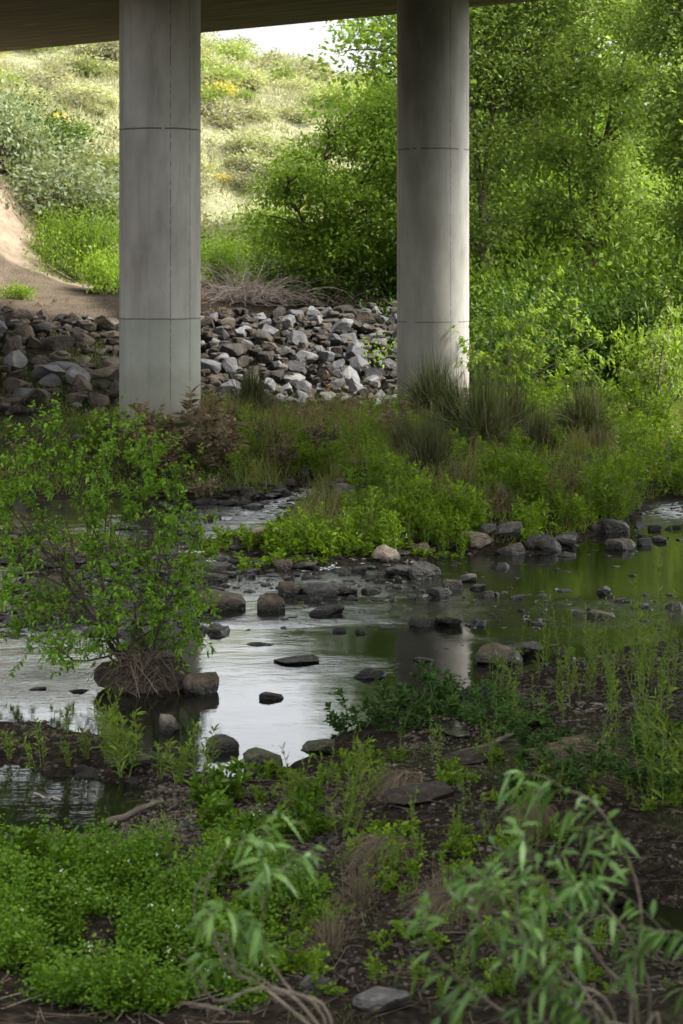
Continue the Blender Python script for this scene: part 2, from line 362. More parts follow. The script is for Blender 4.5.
# ------------------------------------------------------------------ bridge
SHADE_DECK_SHIFT = 15.4      # the added, unseen shading deck stands this much nearer
TD = np.array([.8, -.6]); ND = np.array([.6, .8]); SOF = 11.18      # along and across the deck, soffit height
C1 = at(160, 260, 42.2)[:2]; C2 = at(433, 260, 47.5)[:2]
def concrete_soffit():
    m, nt, N, L = newmat('board_formed_concrete')
    tc = N('ShaderNodeTexCoord'); mp = N('ShaderNodeMapping')
    mp.inputs['Scale'].default_value = (.25, 6, 1); L(tc.outputs['Object'], mp.inputs[0])
    n = N('ShaderNodeTexNoise'); n.inputs['Scale'].default_value = 1.6; n.inputs['Detail'].default_value = 9; L(mp.outputs[0], n.inputs['Vector'])
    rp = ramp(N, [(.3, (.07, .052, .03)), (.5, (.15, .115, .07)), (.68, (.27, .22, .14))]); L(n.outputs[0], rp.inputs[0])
    b = N('ShaderNodeBsdfPrincipled'); b.inputs['Roughness'].default_value = .9; L(rp.outputs[0], b.inputs['Base Color'])
    bp = N('ShaderNodeBump'); bp.inputs['Strength'].default_value = .5; bp.inputs['Distance'].default_value = .03; L(n.outputs[0], bp.inputs['Height']); L(bp.outputs[0], b.inputs['Normal'])
    o = N('ShaderNodeOutputMaterial'); L(b.outputs[0], o.inputs[0]); return m
def column_mat(name, seams, joints, paint_z, seed):
    m, nt, N, L = newmat(name)
    tc = N('ShaderNodeTexCoord'); s = N('ShaderNodeSeparateXYZ'); L(tc.outputs['Object'], s.inputs[0])
    def mth(op, x, y=None, k=None):
        q = N('ShaderNodeMath'); q.operation = op
        for i, w in enumerate([x, y, k]):
            if w is None: continue
            if isinstance(w, (int, float)): q.inputs[i].default_value = w
            else: L(w, q.inputs[i])
        return q.outputs[0]
    def ns(s_, d, st=(1, 1, 1), ofs=0):
        mp = N('ShaderNodeMapping'); mp.inputs['Scale'].default_value = st; mp.inputs['Location'].default_value = (seed+ofs, 0, 0); L(tc.outputs['Object'], mp.inputs[0])
        n = N('ShaderNodeTexNoise'); n.inputs['Scale'].default_value = s_; n.inputs['Detail'].default_value = d; n.inputs['Roughness'].default_value = .6; L(mp.outputs[0], n.inputs['Vector']); return n.outputs[0]
    base = ramp(N, [(.3, (.20, .19, .165)), (.5, (.29, .28, .25)), (.7, (.37, .358, .328))]); L(ns(.9, 9, (1.6, 1.6, .6)), base.inputs[0])
    streak = N('ShaderNodeMapRange'); streak.inputs[1].default_value = .5; streak.inputs[2].default_value = .78; streak.inputs[3].default_value = 1; streak.inputs[4].default_value = .8
    L(ns(2.2, 7, (2.4, 2.4, .14), 9), streak.inputs[0])
    ang = mth('ARCTAN2', s.outputs[0], mth('MULTIPLY', s.outputs[1], -1))      # 0 faces the near bank
    dark = None
    for a0 in seams:
        l = mth('LESS_THAN', mth('ABSOLUTE', mth('SUBTRACT', ang, a0)), .011)
        dash = mth('GREATER_THAN', ns(3.4, 3, (.3, .3, 2.2), a0*30), .46)
        l = mth('MULTIPLY', l, mth('MULTIPLY_ADD', dash, .55, .2))
        dark = l if dark is None else mth('MAXIMUM', dark, l)
    for z0, st in joints:
        wob = mth('MULTIPLY_ADD', ns(2, 2), .03, z0-.015)
        l = mth('LESS_THAN', mth('ABSOLUTE', mth('SUBTRACT', s.outputs[2], wob)), .018)
        l = mth('MULTIPLY', l, mth('MULTIPLY', mth('GREATER_THAN', ns(1.6, 2, (1.5, 1.5, .1), z0), .40), st)); dark = mth('MAXIMUM', dark, l)
    pit = mth('GREATER_THAN', ns(14, 3), .69); dark = mth('MAXIMUM', dark, mth('MULTIPLY', pit, .35))
    # lower panel: a paler, greener coat of paint over old marks
    pz = mth('LESS_THAN', s.outputs[2], paint_z); pc = N('ShaderNodeMix'); pc.data_type = 'RGBA'
    L(mth('MULTIPLY', pz, .8), pc.inputs[0]); L(base.outputs[0], pc.inputs[6])
    pcol = ramp(N, [(.35, (.225, .245, .20)), (.65, (.29, .31, .262))]); L(ns(1.4, 6), pcol.inputs[0]); L(pcol.outputs[0], pc.inputs[7])
    v = N('ShaderNodeMix'); v.data_type = 'RGBA'; v.blend_type = 'MULTIPLY'; v.inputs[0].default_value = 1; L(pc.outputs[2], v.inputs[6])
    cb = N('ShaderNodeCombineColor'); [L(streak.outputs[0], cb.inputs[i]) for i in range(3)]; L(cb.outputs[0], v.inputs[7])
    # mud splash and rust-brown tide mark at the foot
    ft = N('ShaderNodeMapRange'); ft.inputs[1].default_value = 1.0; ft.inputs[2].default_value = 2.3; ft.inputs[3].default_value = .75; ft.inputs[4].default_value = 0
    L(mth('MULTIPLY_ADD', ns(2.5, 6), 1.2, mth('SUBTRACT', s.outputs[2], .6)), ft.inputs[0])
    f = N('ShaderNodeMix'); f.data_type = 'RGBA'; L(ft.outputs[0], f.inputs[0]); L(v.outputs[2], f.inputs[6]); f.inputs[7].default_value = (.17, .145, .105, 1)
    dk = N('ShaderNodeMix'); dk.data_type = 'RGBA'; L(dark, dk.inputs[0]); L(f.outputs[2], dk.inputs[6]); dk.inputs[7].default_value = (.06, .052, .04, 1)
    b = N('ShaderNodeBsdfPrincipled'); b.inputs['Roughness'].default_value = .78; L(dk.outputs[2], b.inputs['Base Color'])
    bp = N('ShaderNodeBump'); bp.inputs['Strength'].default_value = .25; bp.inputs['Distance'].default_value = .02
    L(mth('SUBTRACT', ns(22, 5), mth('MULTIPLY', dark, 1.5)), bp.inputs['Height']); L(bp.outputs[0], b.inputs['Normal'])
    o = N('ShaderNodeOutputMaterial'); L(b.outputs[0], o.inputs[0]); return m
def build_bridge(sh=0.0, label='concrete highway bridge on two tall round columns crossing above the stream', cols=(0, 1)):
    root = tag(link('highway_bridge', None), label, 'bridge')
    def prism(name, prof, s0, s1, mat):     # prof: (offset across, height) outline swept along the deck
        G = Geo(); V = []
        for s in (s0, s1):
            for o_, z in prof: p = ND*(o_-sh-0)+TD*s; V.append((p[0], p[1], z))
        # local axes follow the deck so the board marks run lengthwise
        n = len(prof); Q = [(i, (i+1) % n, n+(i+1) % n, n+i) for i in range(n)]
        G.add(V, Q); me = G.mesh(name, [mat]); bm = bmesh.new(); bm.from_mesh(me)
        bm.verts.ensure_lookup_table(); bm.faces.new([bm.verts[i] for i in range(n)]); bm.faces.new([bm.verts[n+i] for i in range(n)])
        bmesh.ops.recalc_face_normals(bm, faces=bm.faces); bm.transform(Matrix.Rotation(math.atan2(.6, .8), 4, 'Z')); bm.to_mesh(me); bm.free()
        o = link(name, me, root); o.rotation_euler = (0, 0, -math.atan2(.6, .8)); return o
    cm = concrete_soffit()
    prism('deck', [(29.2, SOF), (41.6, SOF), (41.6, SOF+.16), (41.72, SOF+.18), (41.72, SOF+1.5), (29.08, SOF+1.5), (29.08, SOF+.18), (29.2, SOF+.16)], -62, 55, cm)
    pm = noise_mat('weathered_concrete', [(.3, (.3, .29, .26)), (.7, (.45, .43, .39))], 2)
    prism('parapet', [(41.32, SOF+1.503), (41.72, SOF+1.503), (41.66, SOF+2.3), (41.42, SOF+2.3)], -62, 55, pm)
    prism('parapet', [(29.08, SOF+1.503), (29.48, SOF+1.503), (29.38, SOF+2.3), (29.14, SOF+2.3)], -62, 55, pm)
    for (c, seams, jt, pz, zb, lab, sd) in [(C1, [R(20), R(52), R(-75)], [(3.31, .7), (7.47, .9)], 3.31, .9, 'nearer round column, painted pale green low down', 3.1),
                                       (C2, [R(26), R(66), R(-70)], [(3.07, .6), (7.34, .8)], -5, .6, 'farther round column with a brighter right side', 7.7)]:
        G = Geo(); n = 72; th = np.arange(n)*2*np.pi/n; zs = np.array([zb-1.2, 3, 6, 9, SOF-.002]); V = []
        for z in zs:
            for t in th: V.append((.9*math.sin(t), -.9*math.cos(t), z))
        Q = [(i*n+j, i*n+(j+1) % n, (i+1)*n+(j+1) % n, (i+1)*n+j) for i in range(4) for j in range(n)]
        G.add(V, Q); c = c-ND*sh-TD*(4.5 if sh else 0); o = G.build('column', column_mat('column_concrete', seams, jt, pz, sd), root, True, (c[0], c[1], 0)); o['label'] = lab if not sh else 'round column of the added shading deck, unseen beyond the left edge'
build_bridge()
build_bridge(SHADE_DECK_SHIFT, 'unseen parallel bridge added for shade on the near side of the first one')  # out-of-view second bridge, added to shade the stream and near bank
# ------------------------------------------------------------------ stones
def rock_mesh(name, seed, mat, cuts=9, lo=.5, hi=.85, sub=3, rough=.05, mats=None):
    rg = np.random.default_rng(seed); bm = bmesh.new(); bmesh.ops.create_icosphere(bm, subdivisions=sub, radius=1)
    V = np.array([v.co[:] for v in bm.verts])
    V = V*rg.uniform(.85, 1.15, 3)
    for _ in range(cuts):
        n = unit(rg.normal(0, 1, 3)); d = rg.uniform(lo, hi); V -= np.maximum(V@n-d, 0)[:, None]*n
    k = [(rg.normal(0, 1, 3)*f, rg.uniform(0, 6)) for f in (2, 3.5, 6, 9)]
    V *= (1+sum(rough*.5/(i+1)*np.sin(V@a+p) for i, (a, p) in enumerate(k)))[:, None]
    mn, mx = V.min(0), V.max(0); V = (V-mn)/(mx-mn); V[:, :2] -= .5      # width 1, depth 1, height 1 standing on z=0
    for v, c in zip(bm.verts, V): v.co = c
    me = bpy.data.meshes.new(name)
    bm.to_mesh(me); bm.free()
    me.polygons.foreach_set('use_smooth', np.full(len(me.polygons), False)); me.materials.append(mat); me.update(); return me
S3 = lambda a, b, c: [(.28, a), (.5, b), (.72, c)]
RM = {'grey': noise_mat('grey_stone', S3((.013, .011, .009), (.030, .026, .021), (.064, .055, .046)), 2.2, .9, .9, 9, objrand=.35),
      'brown': noise_mat('brown_stone', S3((.024, .018, .013), (.054, .042, .031), (.105, .083, .063)), 2.2, .9, .9, 9, objrand=.3),
      'tan': noise_mat('tan_stone', S3((.035, .027, .019), (.075, .06, .044), (.13, .105, .08)), 2.2, .9, .9, 9, objrand=.25),
      'dark': noise_mat('dark_stone', S3((.04, .042, .045), (.09, .09, .092), (.16, .155, .15)), 1.3, .85, .6, 7, objrand=.3)}
WM = {'grey': noise_mat('wet_grey_stone', S3((.035, .033, .03), (.085, .08, .073), (.16, .15, .135)), 3.5, .7, .8, 9, wet=True, objrand=.25),
      'brown': noise_mat('wet_brown_stone', S3((.03, .022, .015), (.075, .056, .039), (.14, .108, .08)), 3.5, .7, .8, 9, wet=True, objrand=.25),
      'tan': noise_mat('wet_tan_stone', S3((.06, .047, .033), (.13, .105, .078), (.22, .185, .145)), 3.5, .75, .8, 9, wet=True, objrand=.2),
      'dark': noise_mat('wet_dark_stone', S3((.012, .012, .010), (.032, .030, .026), (.08, .073, .062)), 3.5, .6, .8, 9, wet=True, objrand=.25),
      'mossy': noise_mat('mossy_stone', S3((.018, .018, .011), (.05, .048, .027), (.085, .10, .035)), 3.5, .8, .8, 9, wet=True, objrand=.2)}
RIP = [rock_mesh('riprap', 100+i, None, 11, .42, .72, 3, .05) for i in range(10)]
RND = [rock_mesh('river_stone', 300+i, None, 12, .42, .82, 3, .09) for i in range(10)]
for m in RIP+RND: m.materials[0] = RM['grey']
used = 0
def put_rock(name, me, loc, size, rz, mat, label, group=None, cat='rock', tilt=(0, 0)):
    o = link(name, me, None, loc); o.scale = [float(s) for s in size]; o.rotation_euler = (tilt[0], tilt[1], rz)
    o.material_slots[0].link = 'OBJECT'; o.material_slots[0].material = mat
    return tag(o, label, cat, group)
rg = np.random.default_rng(11)
COLW = {'grey': 'grey', 'brown': 'brown', 'tan': 'tan', 'dark': 'dark'}
# riprap slope: rows from its foot up to its lip
n = 0
for row in range(12):
    f = row/11.5
    x = -11.2+rg.uniform(0, .3)
    while x < 2.6:
        u = x/54*F+HX
        big = 1.12 if u < 200 else .86
        y = (48.2+6.2*f)+(.10*max(0, x+6))*1.15+rg.uniform(-.12, .12)
        s = big*rg.uniform(.36, .78)*(1.12-.3*f)
        zb = .35+2.62*f+.03*max(0, x+6)
        z = max(zb, gz(x, y)-.1)
        r = rg.random()
        if u < 150: c = 'brown' if r < .6 else 'grey' if r < .72 else 'tan' if r < .77 else 'dark'
        else: c = 'grey' if r < .38 else 'dark' if r < .72 else 'tan' if r < .78 else 'brown'
        if x > -1.6 and rg.random() < .75: c = 'dark'  # dark stone picked more often at the right end, standing in for shadow
        side = 'left of the nearer column' if x < C1[0] else 'between the two columns'
        part = 'lowest row' if f < .34 else 'middle' if f < .67 else 'upper rows'
        o = put_rock('boulder', RIP[int(rg.integers(10))], (x, y, z-.28*s), (s*rg.uniform(1.1, 1.45), s*.9, s*rg.uniform(.55, .95)), rg.uniform(0, 6.28), RM[c],
                 f'angular {c} boulder in the {part} of the stone bank {side}', f'{c} boulders of the stone bank, {part}, {side}', 'boulder', (rg.uniform(-.5, .5), rg.uniform(-.5, .5)))
        n += 1; x += s*rg.uniform(.9, 1.16)
print('riprap', n)
# stream stones: (px, py of the foot, width px, height px, kind, label)
ST = [(220,613,48,25,'tan','long pale slab slanting out of the stream beside the leafy shrub'),
(271,614,27,23,'brown','upright blocky brown rock right of the slanting pale slab'),
(290,599,27,18,'brown','brown rock behind the upright blocky one, at the head of the pool'),
(322,600,36,19,'grey','grey rock with a flat top at the head of the bright pool'),(347,597,20,13,'grey','smaller grey rock touching the right end of the flat topped one'),
(312,604,22,8,'dark','low dark stone in front of the flat topped grey rock'),
(326,619,35,14,'dark','dark square sided rock nearest the bright pool, below the flat topped one'),
(262,649,32,6,'dark','thin dark stone barely above the bright water, upper of two flat ones'),
(296,667,44,9,'dark','long flat dark stone like a floating log in the bright pool'),
(369,683,33,14,'brown','reddish brown stone alone in the pool left of the column reflection'),
(271,703,24,11,'dark','small dark humped stone low in the bright pool, shaped like a duck'),
(340,636,14,8,'dark','small dark stone right of the bright pool, left of a pair'),(362,637,12,7,'dark','small dark stone right of the bright pool, right of a pair'),
(284,571,19,13,'brown','brown stone at the left end of the foaming riffle'),(303,571,26,10,'brown','low brown stone in the foaming riffle below the weedy island'),
(336,575,25,8,'tan','flat pale stone in the middle of the foaming riffle'),(359,576,15,12,'dark','dark stone just right of the flat pale one in the riffle'),
(387,563,30,20,'tan','big pale brown rock at the island edge above the riffle'),(398,580,25,17,'dark','large black rock at the right end of the riffle'),
(368,583,15,9,'dark','small black stone below the riffle, beside a grey one'),(371,596,19,10,'grey','small grey stone below the riffle'),
(425,581,32,21,'dark','broad dark rock left of the column reflection top'),(441,600,27,13,'dark','wide black rock across the top of the column reflection'),
(453,592,20,14,'brown','brown rock behind the wide black one at the column reflection'),(467,585,19,12,'tan','tan rock right of the column reflection top'),
(486,600,20,10,'brown','low brown stone right of the column reflection'),(478,592,16,9,'dark','dark stone right of the tan rock by the column reflection'),
(424,630,28,17,'mossy','left of the twin mossy rocks on the column reflection'),(449,630,27,19,'mossy','rounder right of the twin mossy rocks on the column reflection'),
(475,630,22,11,'dark','low dark rock right of the twin mossy rocks'),(424,665,20,7,'dark','small dark stone alone on the column reflection'),
(388,632,20,6,'dark','flat dark stone left of the twin mossy rocks'),(476,549,38,19,'tan','large smooth tan rock at the foot of the weedy bank'),
(489,536,16,11,'grey','grey rock wedged behind the smooth tan one'),(509,540,27,20,'grey','pointed grey rock leaning on the bank beside the tan one'),
(512,556,32,15,'brown','rounded brown rock below the pointed grey one'),(533,551,17,19,'dark','dark upright rock in the row along the far bank'),
(549,552,25,20,'dark','biggest dark rock in the row along the far bank'),(565,549,23,15,'grey','last grey rock of the row along the far bank'),
(566,559,20,8,'dark','low dark stone in front of the row along the far bank'),(614,535,32,18,'dark','dark rock below the weeds at the mouth of the back channel'),
(598,533,16,10,'brown','brown rock left of the dark one at the mouth of the back channel'),(624,553,32,15,'brown','wide low brown rock out in the green water on the right'),
(645,548,15,11,'dark','dark stone right of the wide low brown rock'),(660,545,14,8,'dark','small dark stone at the mouth of the back channel, near the frame edge'),(500,571,19,10,'dark','dark stone in the green water below the row of rocks'),
(516,602,14,7,'grey','small white tipped stone in the green water'),(545,600,17,6,'brown','thin brown stone in the green water'),
(604,599,14,14,'dark','small triangular dark stone standing in the green water'),(606,607,15,6,'dark','low dark stone beside the triangular one'),
(602,621,27,11,'tan','pale stone low in the green water on the right'),(580,617,14,7,'dark','dark stone left of the pale one in the green water'),
(538,628,19,7,'dark','flat dark stone in the middle of the green water'),(564,594,14,5,'dark','sliver of dark stone above the flat ones in the green water'),
(640,611,18,8,'grey','grey stone in the shallows near the right edge'),(674,613,20,13,'brown','brown stone in the shallows at the right edge'),(620,604,12,7,'brown','small brown stone right of the triangular one'),
(500,668,54,27,'brown','large brown rock on the near shore below the column reflection'),(524,660,38,18,'dark','dark rock behind the large brown one on the near shore'),
(559,660,16,15,'dark','black knob of rock on the near shore right of the large brown one'),
(263,774,40,27,'mossy','round mossy rock on the near shore at the tail of the pool'),(222,757,32,22,'mossy','mossy rock half hidden by willow weeds, left of the round one'),
(168,738,22,26,'tan','upright tan rock in front of the shrub islet'),(200,698,36,28,'brown','round brown rock under the right side of the shrub'),
(318,757,34,19,'mossy','low mossy rock at the shore right of the pool tail'),(75,697,24,7,'brown','flat brown stone in water left of the islet'),(36,694,18,6,'dark','small dark stone in water near the left edge'),
(212,522,20,14,'grey','rounded grey stone alone in the back channel'),(262,542,32,17,'tan','pale mossy rock in weeds at the left of the island'),
(160,596,30,15,'dark','dark rock behind the shrub leaves'),(205,584,36,13,'mossy','mossy slab behind the slanting pale one'),(215,572,34,9,'dark','dark ledge of stone at the island foot'),
(345,500,22,18,'grey','grey rock beside the little white cascade'),(300,528,22,10,'brown','brown rock below the little white cascade'),(345,524,20,14,'brown','dark brown rock in weeds right of the cascade'),
(420,552,22,9,'brown','low brown rock at the island toe'),(382,1014,56,24,'grey','flat pale grey rock at the bottom edge in dark water'),(318,992,34,18,'dark','dark rock in dark water under bare branches'),
(125,776,44,18,'mossy','mossy lump of stones on the spit by the left pool'),(90,782,34,13,'brown','brown stone on the spit by the left pool'),(160,766,26,13,'dark','dark stone on the spit below the islet'),
(120,600,30,14,'dark','dark boulder seen through the shrub'),(60,598,50,24,'mossy','dark matted boulder left behind the shrub')]
for i, (px, py, wp, hp, k, lab) in enumerate(ST):
    p = hit(px, py, floor=-.03)
    s = p[1]/F; w_, h_ = wp*s, hp*s
    put_rock('rock', RND[i % 10], (p[0], p[1]+w_*.3, p[2]-h_*.3), (w_*1.05, w_*rg.uniform(.6, .85), h_*1.12), rg.uniform(-.35, .35)+(math.pi if i % 2 else 0), WM[k], lab)
# smaller stones strewn in groups along shores and riffles: (u0,u1,py0,py1,count,size lo,hi in px, description)
SC_ = [(0,200,560,635,40,5,18,'small wet stone behind the shrub in the left shallows','stones in the left shallows'),
(205,420,566,600,52,4,14,'small wet stone in the foaming riffle','small stones in the riffle'),
(150,330,488,512,22,7,18,'cobble at the far edge of the back channel','cobbles along the back channel'),
(470,680,596,626,50,3,10,'pebble sized stone breaking the green water','small stones in the green water'),
(560,683,526,550,16,6,15,'cobble at the mouth of the back channel','cobbles at the channel mouth'),
(400,600,560,600,16,3,9,'small stone in the calm water near the far bank','small stones off the far bank'),
(230,420,690,770,10,4,10,'small stone at the tail of the bright pool','small stones at the pool tail'),
(60,330,768,850,28,7,16,'cobble on the gravel bar by the left pool','cobbles on the gravel bar'),
(430,683,650,740,20,6,14,'cobble on the muddy near bank','cobbles on the muddy near bank'),
(300,600,800,990,20,7,17,'cobble among weeds on the near bank','cobbles among the near weeds'),
(280,480,470,540,16,7,18,'stone half buried in island weeds','stones among the island weeds'),
(20,240,420,470,14,8,22,'fallen stone on the flat below the stone bank','fallen stones below the bank')]
for (u0, u1, p0, p1, cnt, a, b, lab, grp) in SC_:
    for _ in range(cnt):
        px, py = rg.uniform(u0, u1), rg.uniform(p0, p1); p = hit(px, py, floor=-.03)
        wp = a+(b-a)*rg.random()**1.6; s = p[1]/F; w_ = wp*s; h_ = w_*rg.uniform(.35, .62)
        k = ['dark', 'dark', 'brown', 'grey', 'mossy'][int(rg.integers(5))]
        put_rock('cobble', RND[int(rg.integers(10))], (p[0], p[1], p[2]-h_*.3), (w_, w_*rg.uniform(.6, 1), h_*1.3), rg.uniform(0, 6.28), WM[k], lab, grp, 'stone')
# rubble filling the gaps of the stone bank
def rubble():
    rg = np.random.default_rng(66); G = Geo(); V0 = [np.array([v.co[:] for v in m.vertices]) for m in RSM]; F0 = [np.array([p.vertices[:] for p in m.polygons]) for m in RSM]
    for _ in range(1700):
        x = rg.uniform(-12, 3); f = rg.uniform(-.05, 1.0); y = 48.2+6.2*f+.115*max(0, x+6); z = max(.35+2.62*f+.03*max(0, x+6), gz(x, y)-.05) if _ % 3 == 0 else .35+2.62*f+.03*max(0, x+6)
        s = rg.uniform(.14, .36); i = int(rg.integers(4)); a = rg.uniform(0, 6.28); c_, s_ = math.cos(a), math.sin(a)
        V = (V0[i]-(0, 0, .5))*(s*1.2, s, s*.8)@np.array([[c_, s_, 0], [-s_, c_, 0], [0, 0, 1]]); G.add(V+(x, y, z+rg.uniform(-.1, .12)), F0[i])
    return tag(G.build('rubble', noise_mat('rubble_stone', S3((.016, .013, .010), (.04, .033, .026), (.09, .076, .062)), 2, .9, .8, 9, island=.5)), kind='stuff')
def shingle():
    rg = np.random.default_rng(67); G = Geo(); V0 = [np.array([v.co[:] for v in m.vertices]) for m in RSM]; F0 = [np.array([p.vertices[:] for p in m.polygons]) for m in RSM]
    for (u0, u1, p0, p1, n, a_, b_) in [(0, 220, 530, 640, 700, .04, .26), (200, 430, 562, 602, 380, .03, .19), (200, 480, 598, 640, 110, .03, .11), (440, 700, 590, 632, 300, .025, .12), (380, 640, 545, 580, 70, .04, .14), (160, 340, 484, 520, 160, .05, .3), (600, 700, 500, 550, 80, .05, .15), (430, 690, 636, 668, 120, .03, .1), (180, 420, 690, 780, 60, .02, .07), (230, 470, 545, 566, 120, .05, .16)]:
        for _ in range(n):
            p = hit(rg.uniform(u0, u1), rg.uniform(p0, p1), floor=-.02); s = a_+(b_-a_)*rg.random()**2; i = int(rg.integers(4)); a = rg.uniform(0, 6.28); c_, s_ = math.cos(a), math.sin(a)
            V = (V0[i]-(0, 0, .45))*(s*rg.uniform(1, 1.8), s, s*rg.uniform(.4, .75))@np.array([[c_, s_, 0], [-s_, c_, 0], [0, 0, 1]]); G.add(V+p, F0[i])
    return tag(G.build('shingle', noise_mat('wet_shingle', S3((.010, .009, .007), (.03, .026, .021), (.08, .068, .056)), 5, .5, .6, 14, island=.5, wet=True)), kind='stuff')
RSM = [rock_mesh('rubble_stone', 500+i, None, 9, .42, .72, 2, .05) for i in range(4)]
rubble(); shingle()
for m in RSM: bpy.data.meshes.remove(m)
# gravel nobody could count
def gravel(name, zones, seed, mat):
    rg = np.random.default_rng(seed); G = Geo(); bm = bmesh.new(); bmesh.ops.create_icosphere(bm, subdivisions=1, radius=1)
    V0 = np.array([v.co[:] for v in bm.verts]); F0 = np.array([[v.index for v in f.verts] for f in bm.faces]); bm.free()
    for (u0, u1, p0, p1, cnt, smin, smax) in zones:
        py = rg.uniform(p0, p1, cnt); px = rg.uniform(u0, u1, cnt); d = F*(CZ-.15)/(py-HY); x = (px-HX)/F*d; z = ground_z(x, d)
        ok = z > -.12
        for X, Y, Z in zip(x[ok], d[ok], z[ok]):
            s = smin+(smax-smin)*rg.random()**2
            V = V0*rg.uniform(.75, 1.1, (len(V0), 1))*np.array([1, rg.uniform(.6, 1), rg.uniform(.35, .7)])*s
            a = rg.uniform(0, 6.28); c_, s_ = math.cos(a), math.sin(a)
            V = V@np.array([[c_, s_, 0], [-s_, c_, 0], [0, 0, 1]])+(X, Y, Z+s*.1); G.add(V, F0)
    return tag(G.build(name, mat), kind='stuff')
pm = noise_mat('pebbles', S3((.014, .010, .007), (.05, .038, .028), (.14, .118, .095)), .8, .65, .3, 20, island=.6)
gravel('gravel', [(-60, 340, 775, 870, 5200, .010, .038), (400, 760, 645, 760, 3200, .010, .035), (200, 683, 760, 1000, 3600, .008, .032), (0, 240, 700, 780, 900, .01, .04)], 5, pm)
# ------------------------------------------------------------------ vegetation
LM = {'tree': leaf_mat('willow_leaves', (.11, .19, .036), (.30, .41, .10), .5, .45),
      'tree2': leaf_mat('alder_leaves', (.09, .17, .018), (.22, .33, .045), .45, .45),
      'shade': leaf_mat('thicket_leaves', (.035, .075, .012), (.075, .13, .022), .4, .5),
      'bright': leaf_mat('young_leaves', (.13, .23, .022), (.25, .36, .05), .5, .45),
      'weed': leaf_mat('weed_leaves', (.06, .13, .007), (.19, .29, .02), .5, .4, spec=.14),
      'weedy': leaf_mat('yellowish_leaves', (.08, .14, .012), (.17, .24, .035), .5, .4, spec=.14),
      'cress': leaf_mat('cress_leaves', (.035, .09, .006), (.11, .195, .014), .45, .4, spec=.16),
      'shrub': leaf_mat('shrub_leaves', (.065, .145, .010), (.17, .30, .026), .45, .35, spec=.16),
      'fern': leaf_mat('dark_leaves', (.018, .05, .009), (.05, .10, .018), .3, .55, spec=.15),
      'willow': leaf_mat('near_willow_leaves', (.035, .085, .016), (.10, .18, .04), .35, .4, spec=.28),
      'sedge': leaf_mat('sedge_blades', (.035, .055, .018), (.13, .15, .065), .3, .5),
      'dry': leaf_mat('dry_blades', (.07, .054, .035), (.22, .178, .122), .25, .7, (1.1, 1, .8), .15, .1),
      'rust': leaf_mat('withered_leaves', (.10, .072, .045), (.29, .22, .145), .25, .7, (1.1, 1, .8), .15, .1),
      'tallg': leaf_mat('tall_grass_blades', (.07, .11, .02), (.24, .22, .09), .4, .6),
      'grass': leaf_mat('grass_blades', (.07, .13, .015), (.19, .25, .045), .5, .5),
      'grey': leaf_mat('grey_green_leaves', (.15, .19, .10), (.25, .30, .17), .35, .6),
      'scrub1': leaf_mat('pale_scrub_leaves', (.20, .225, .115), (.33, .345, .19), .4, .7),
      'scrub2': leaf_mat('grey_scrub_leaves', (.17, .18, .11), (.27, .27, .18), .4, .7),
      'scrub3': leaf_mat('green_scrub_leaves', (.14, .20, .05), (.25, .31, .09), .4, .7),
      'yellow': leaf_mat('yellow_flowers', (.55, .42, .03), (.7, .55, .05), .3, .6),
      'white': leaf_mat('white_flowers', (.55, .58, .5), (.7, .72, .66), .3, .6)}
BARK = noise_mat('bark', S3((.05, .038, .028), (.10, .082, .063), (.17, .145, .115)), 6, .9, .5, 25)
PALE = noise_mat('pale_bark', S3((.12, .10, .075), (.22, .19, .15), (.32, .28, .23)), 6, .9, .3, 25)
STEM = noise_mat('green_stem', S3((.06, .09, .02), (.10, .14, .03), (.14, .19, .05)), 5, .7, .1)
TWIG = noise_mat('dead_twig', S3((.06, .043, .03), (.12, .09, .066), (.19, .15, .115)), 6, .9, .2)
def crown(G, blobs, ncl, per, L, W, rng, csig=.42, surf=.5, gap=.0, droop_dir=0.0):
    """leaf clumps scattered through several overlapping ellipsoids; returns clump centres"""
    vol = np.array([b[3]*b[4]*b[5] for b in blobs])**.67; vol /= vol.sum(); C = []
    for b, v in zip(blobs, vol):
        m = max(3, int(ncl*v)); q = unit(rng.normal(0, 1, (m, 3)))*(rng.uniform(surf, 1, (m, 1))**.6)
        q *= 1+.22*np.sin(q@rng.normal(0, 4, 3)+1)[:, None]
        C.append(np.array(b[:3])+q*np.array(b[3:]))
    C = np.concatenate(C)
    cs = rng.uniform(.55, 1.35, len(C))
    idx = rng.choice(len(C), int(per*len(C)), p=cs**2/np.sum(cs**2))
    off = rng.normal(0, 1, (len(idx), 3))*np.array([csig, csig, csig*.62])*cs[idx][:, None]
    P = C[idx]+off; D = unit(off)*.8+rng.normal(0, .6, P.shape); D[:, 2] -= droop_dir
    s = rng.uniform(.65, 1.3, len(P))
    diamonds(G, P, D, L*s, W*s, rng, 1.2)
    return C
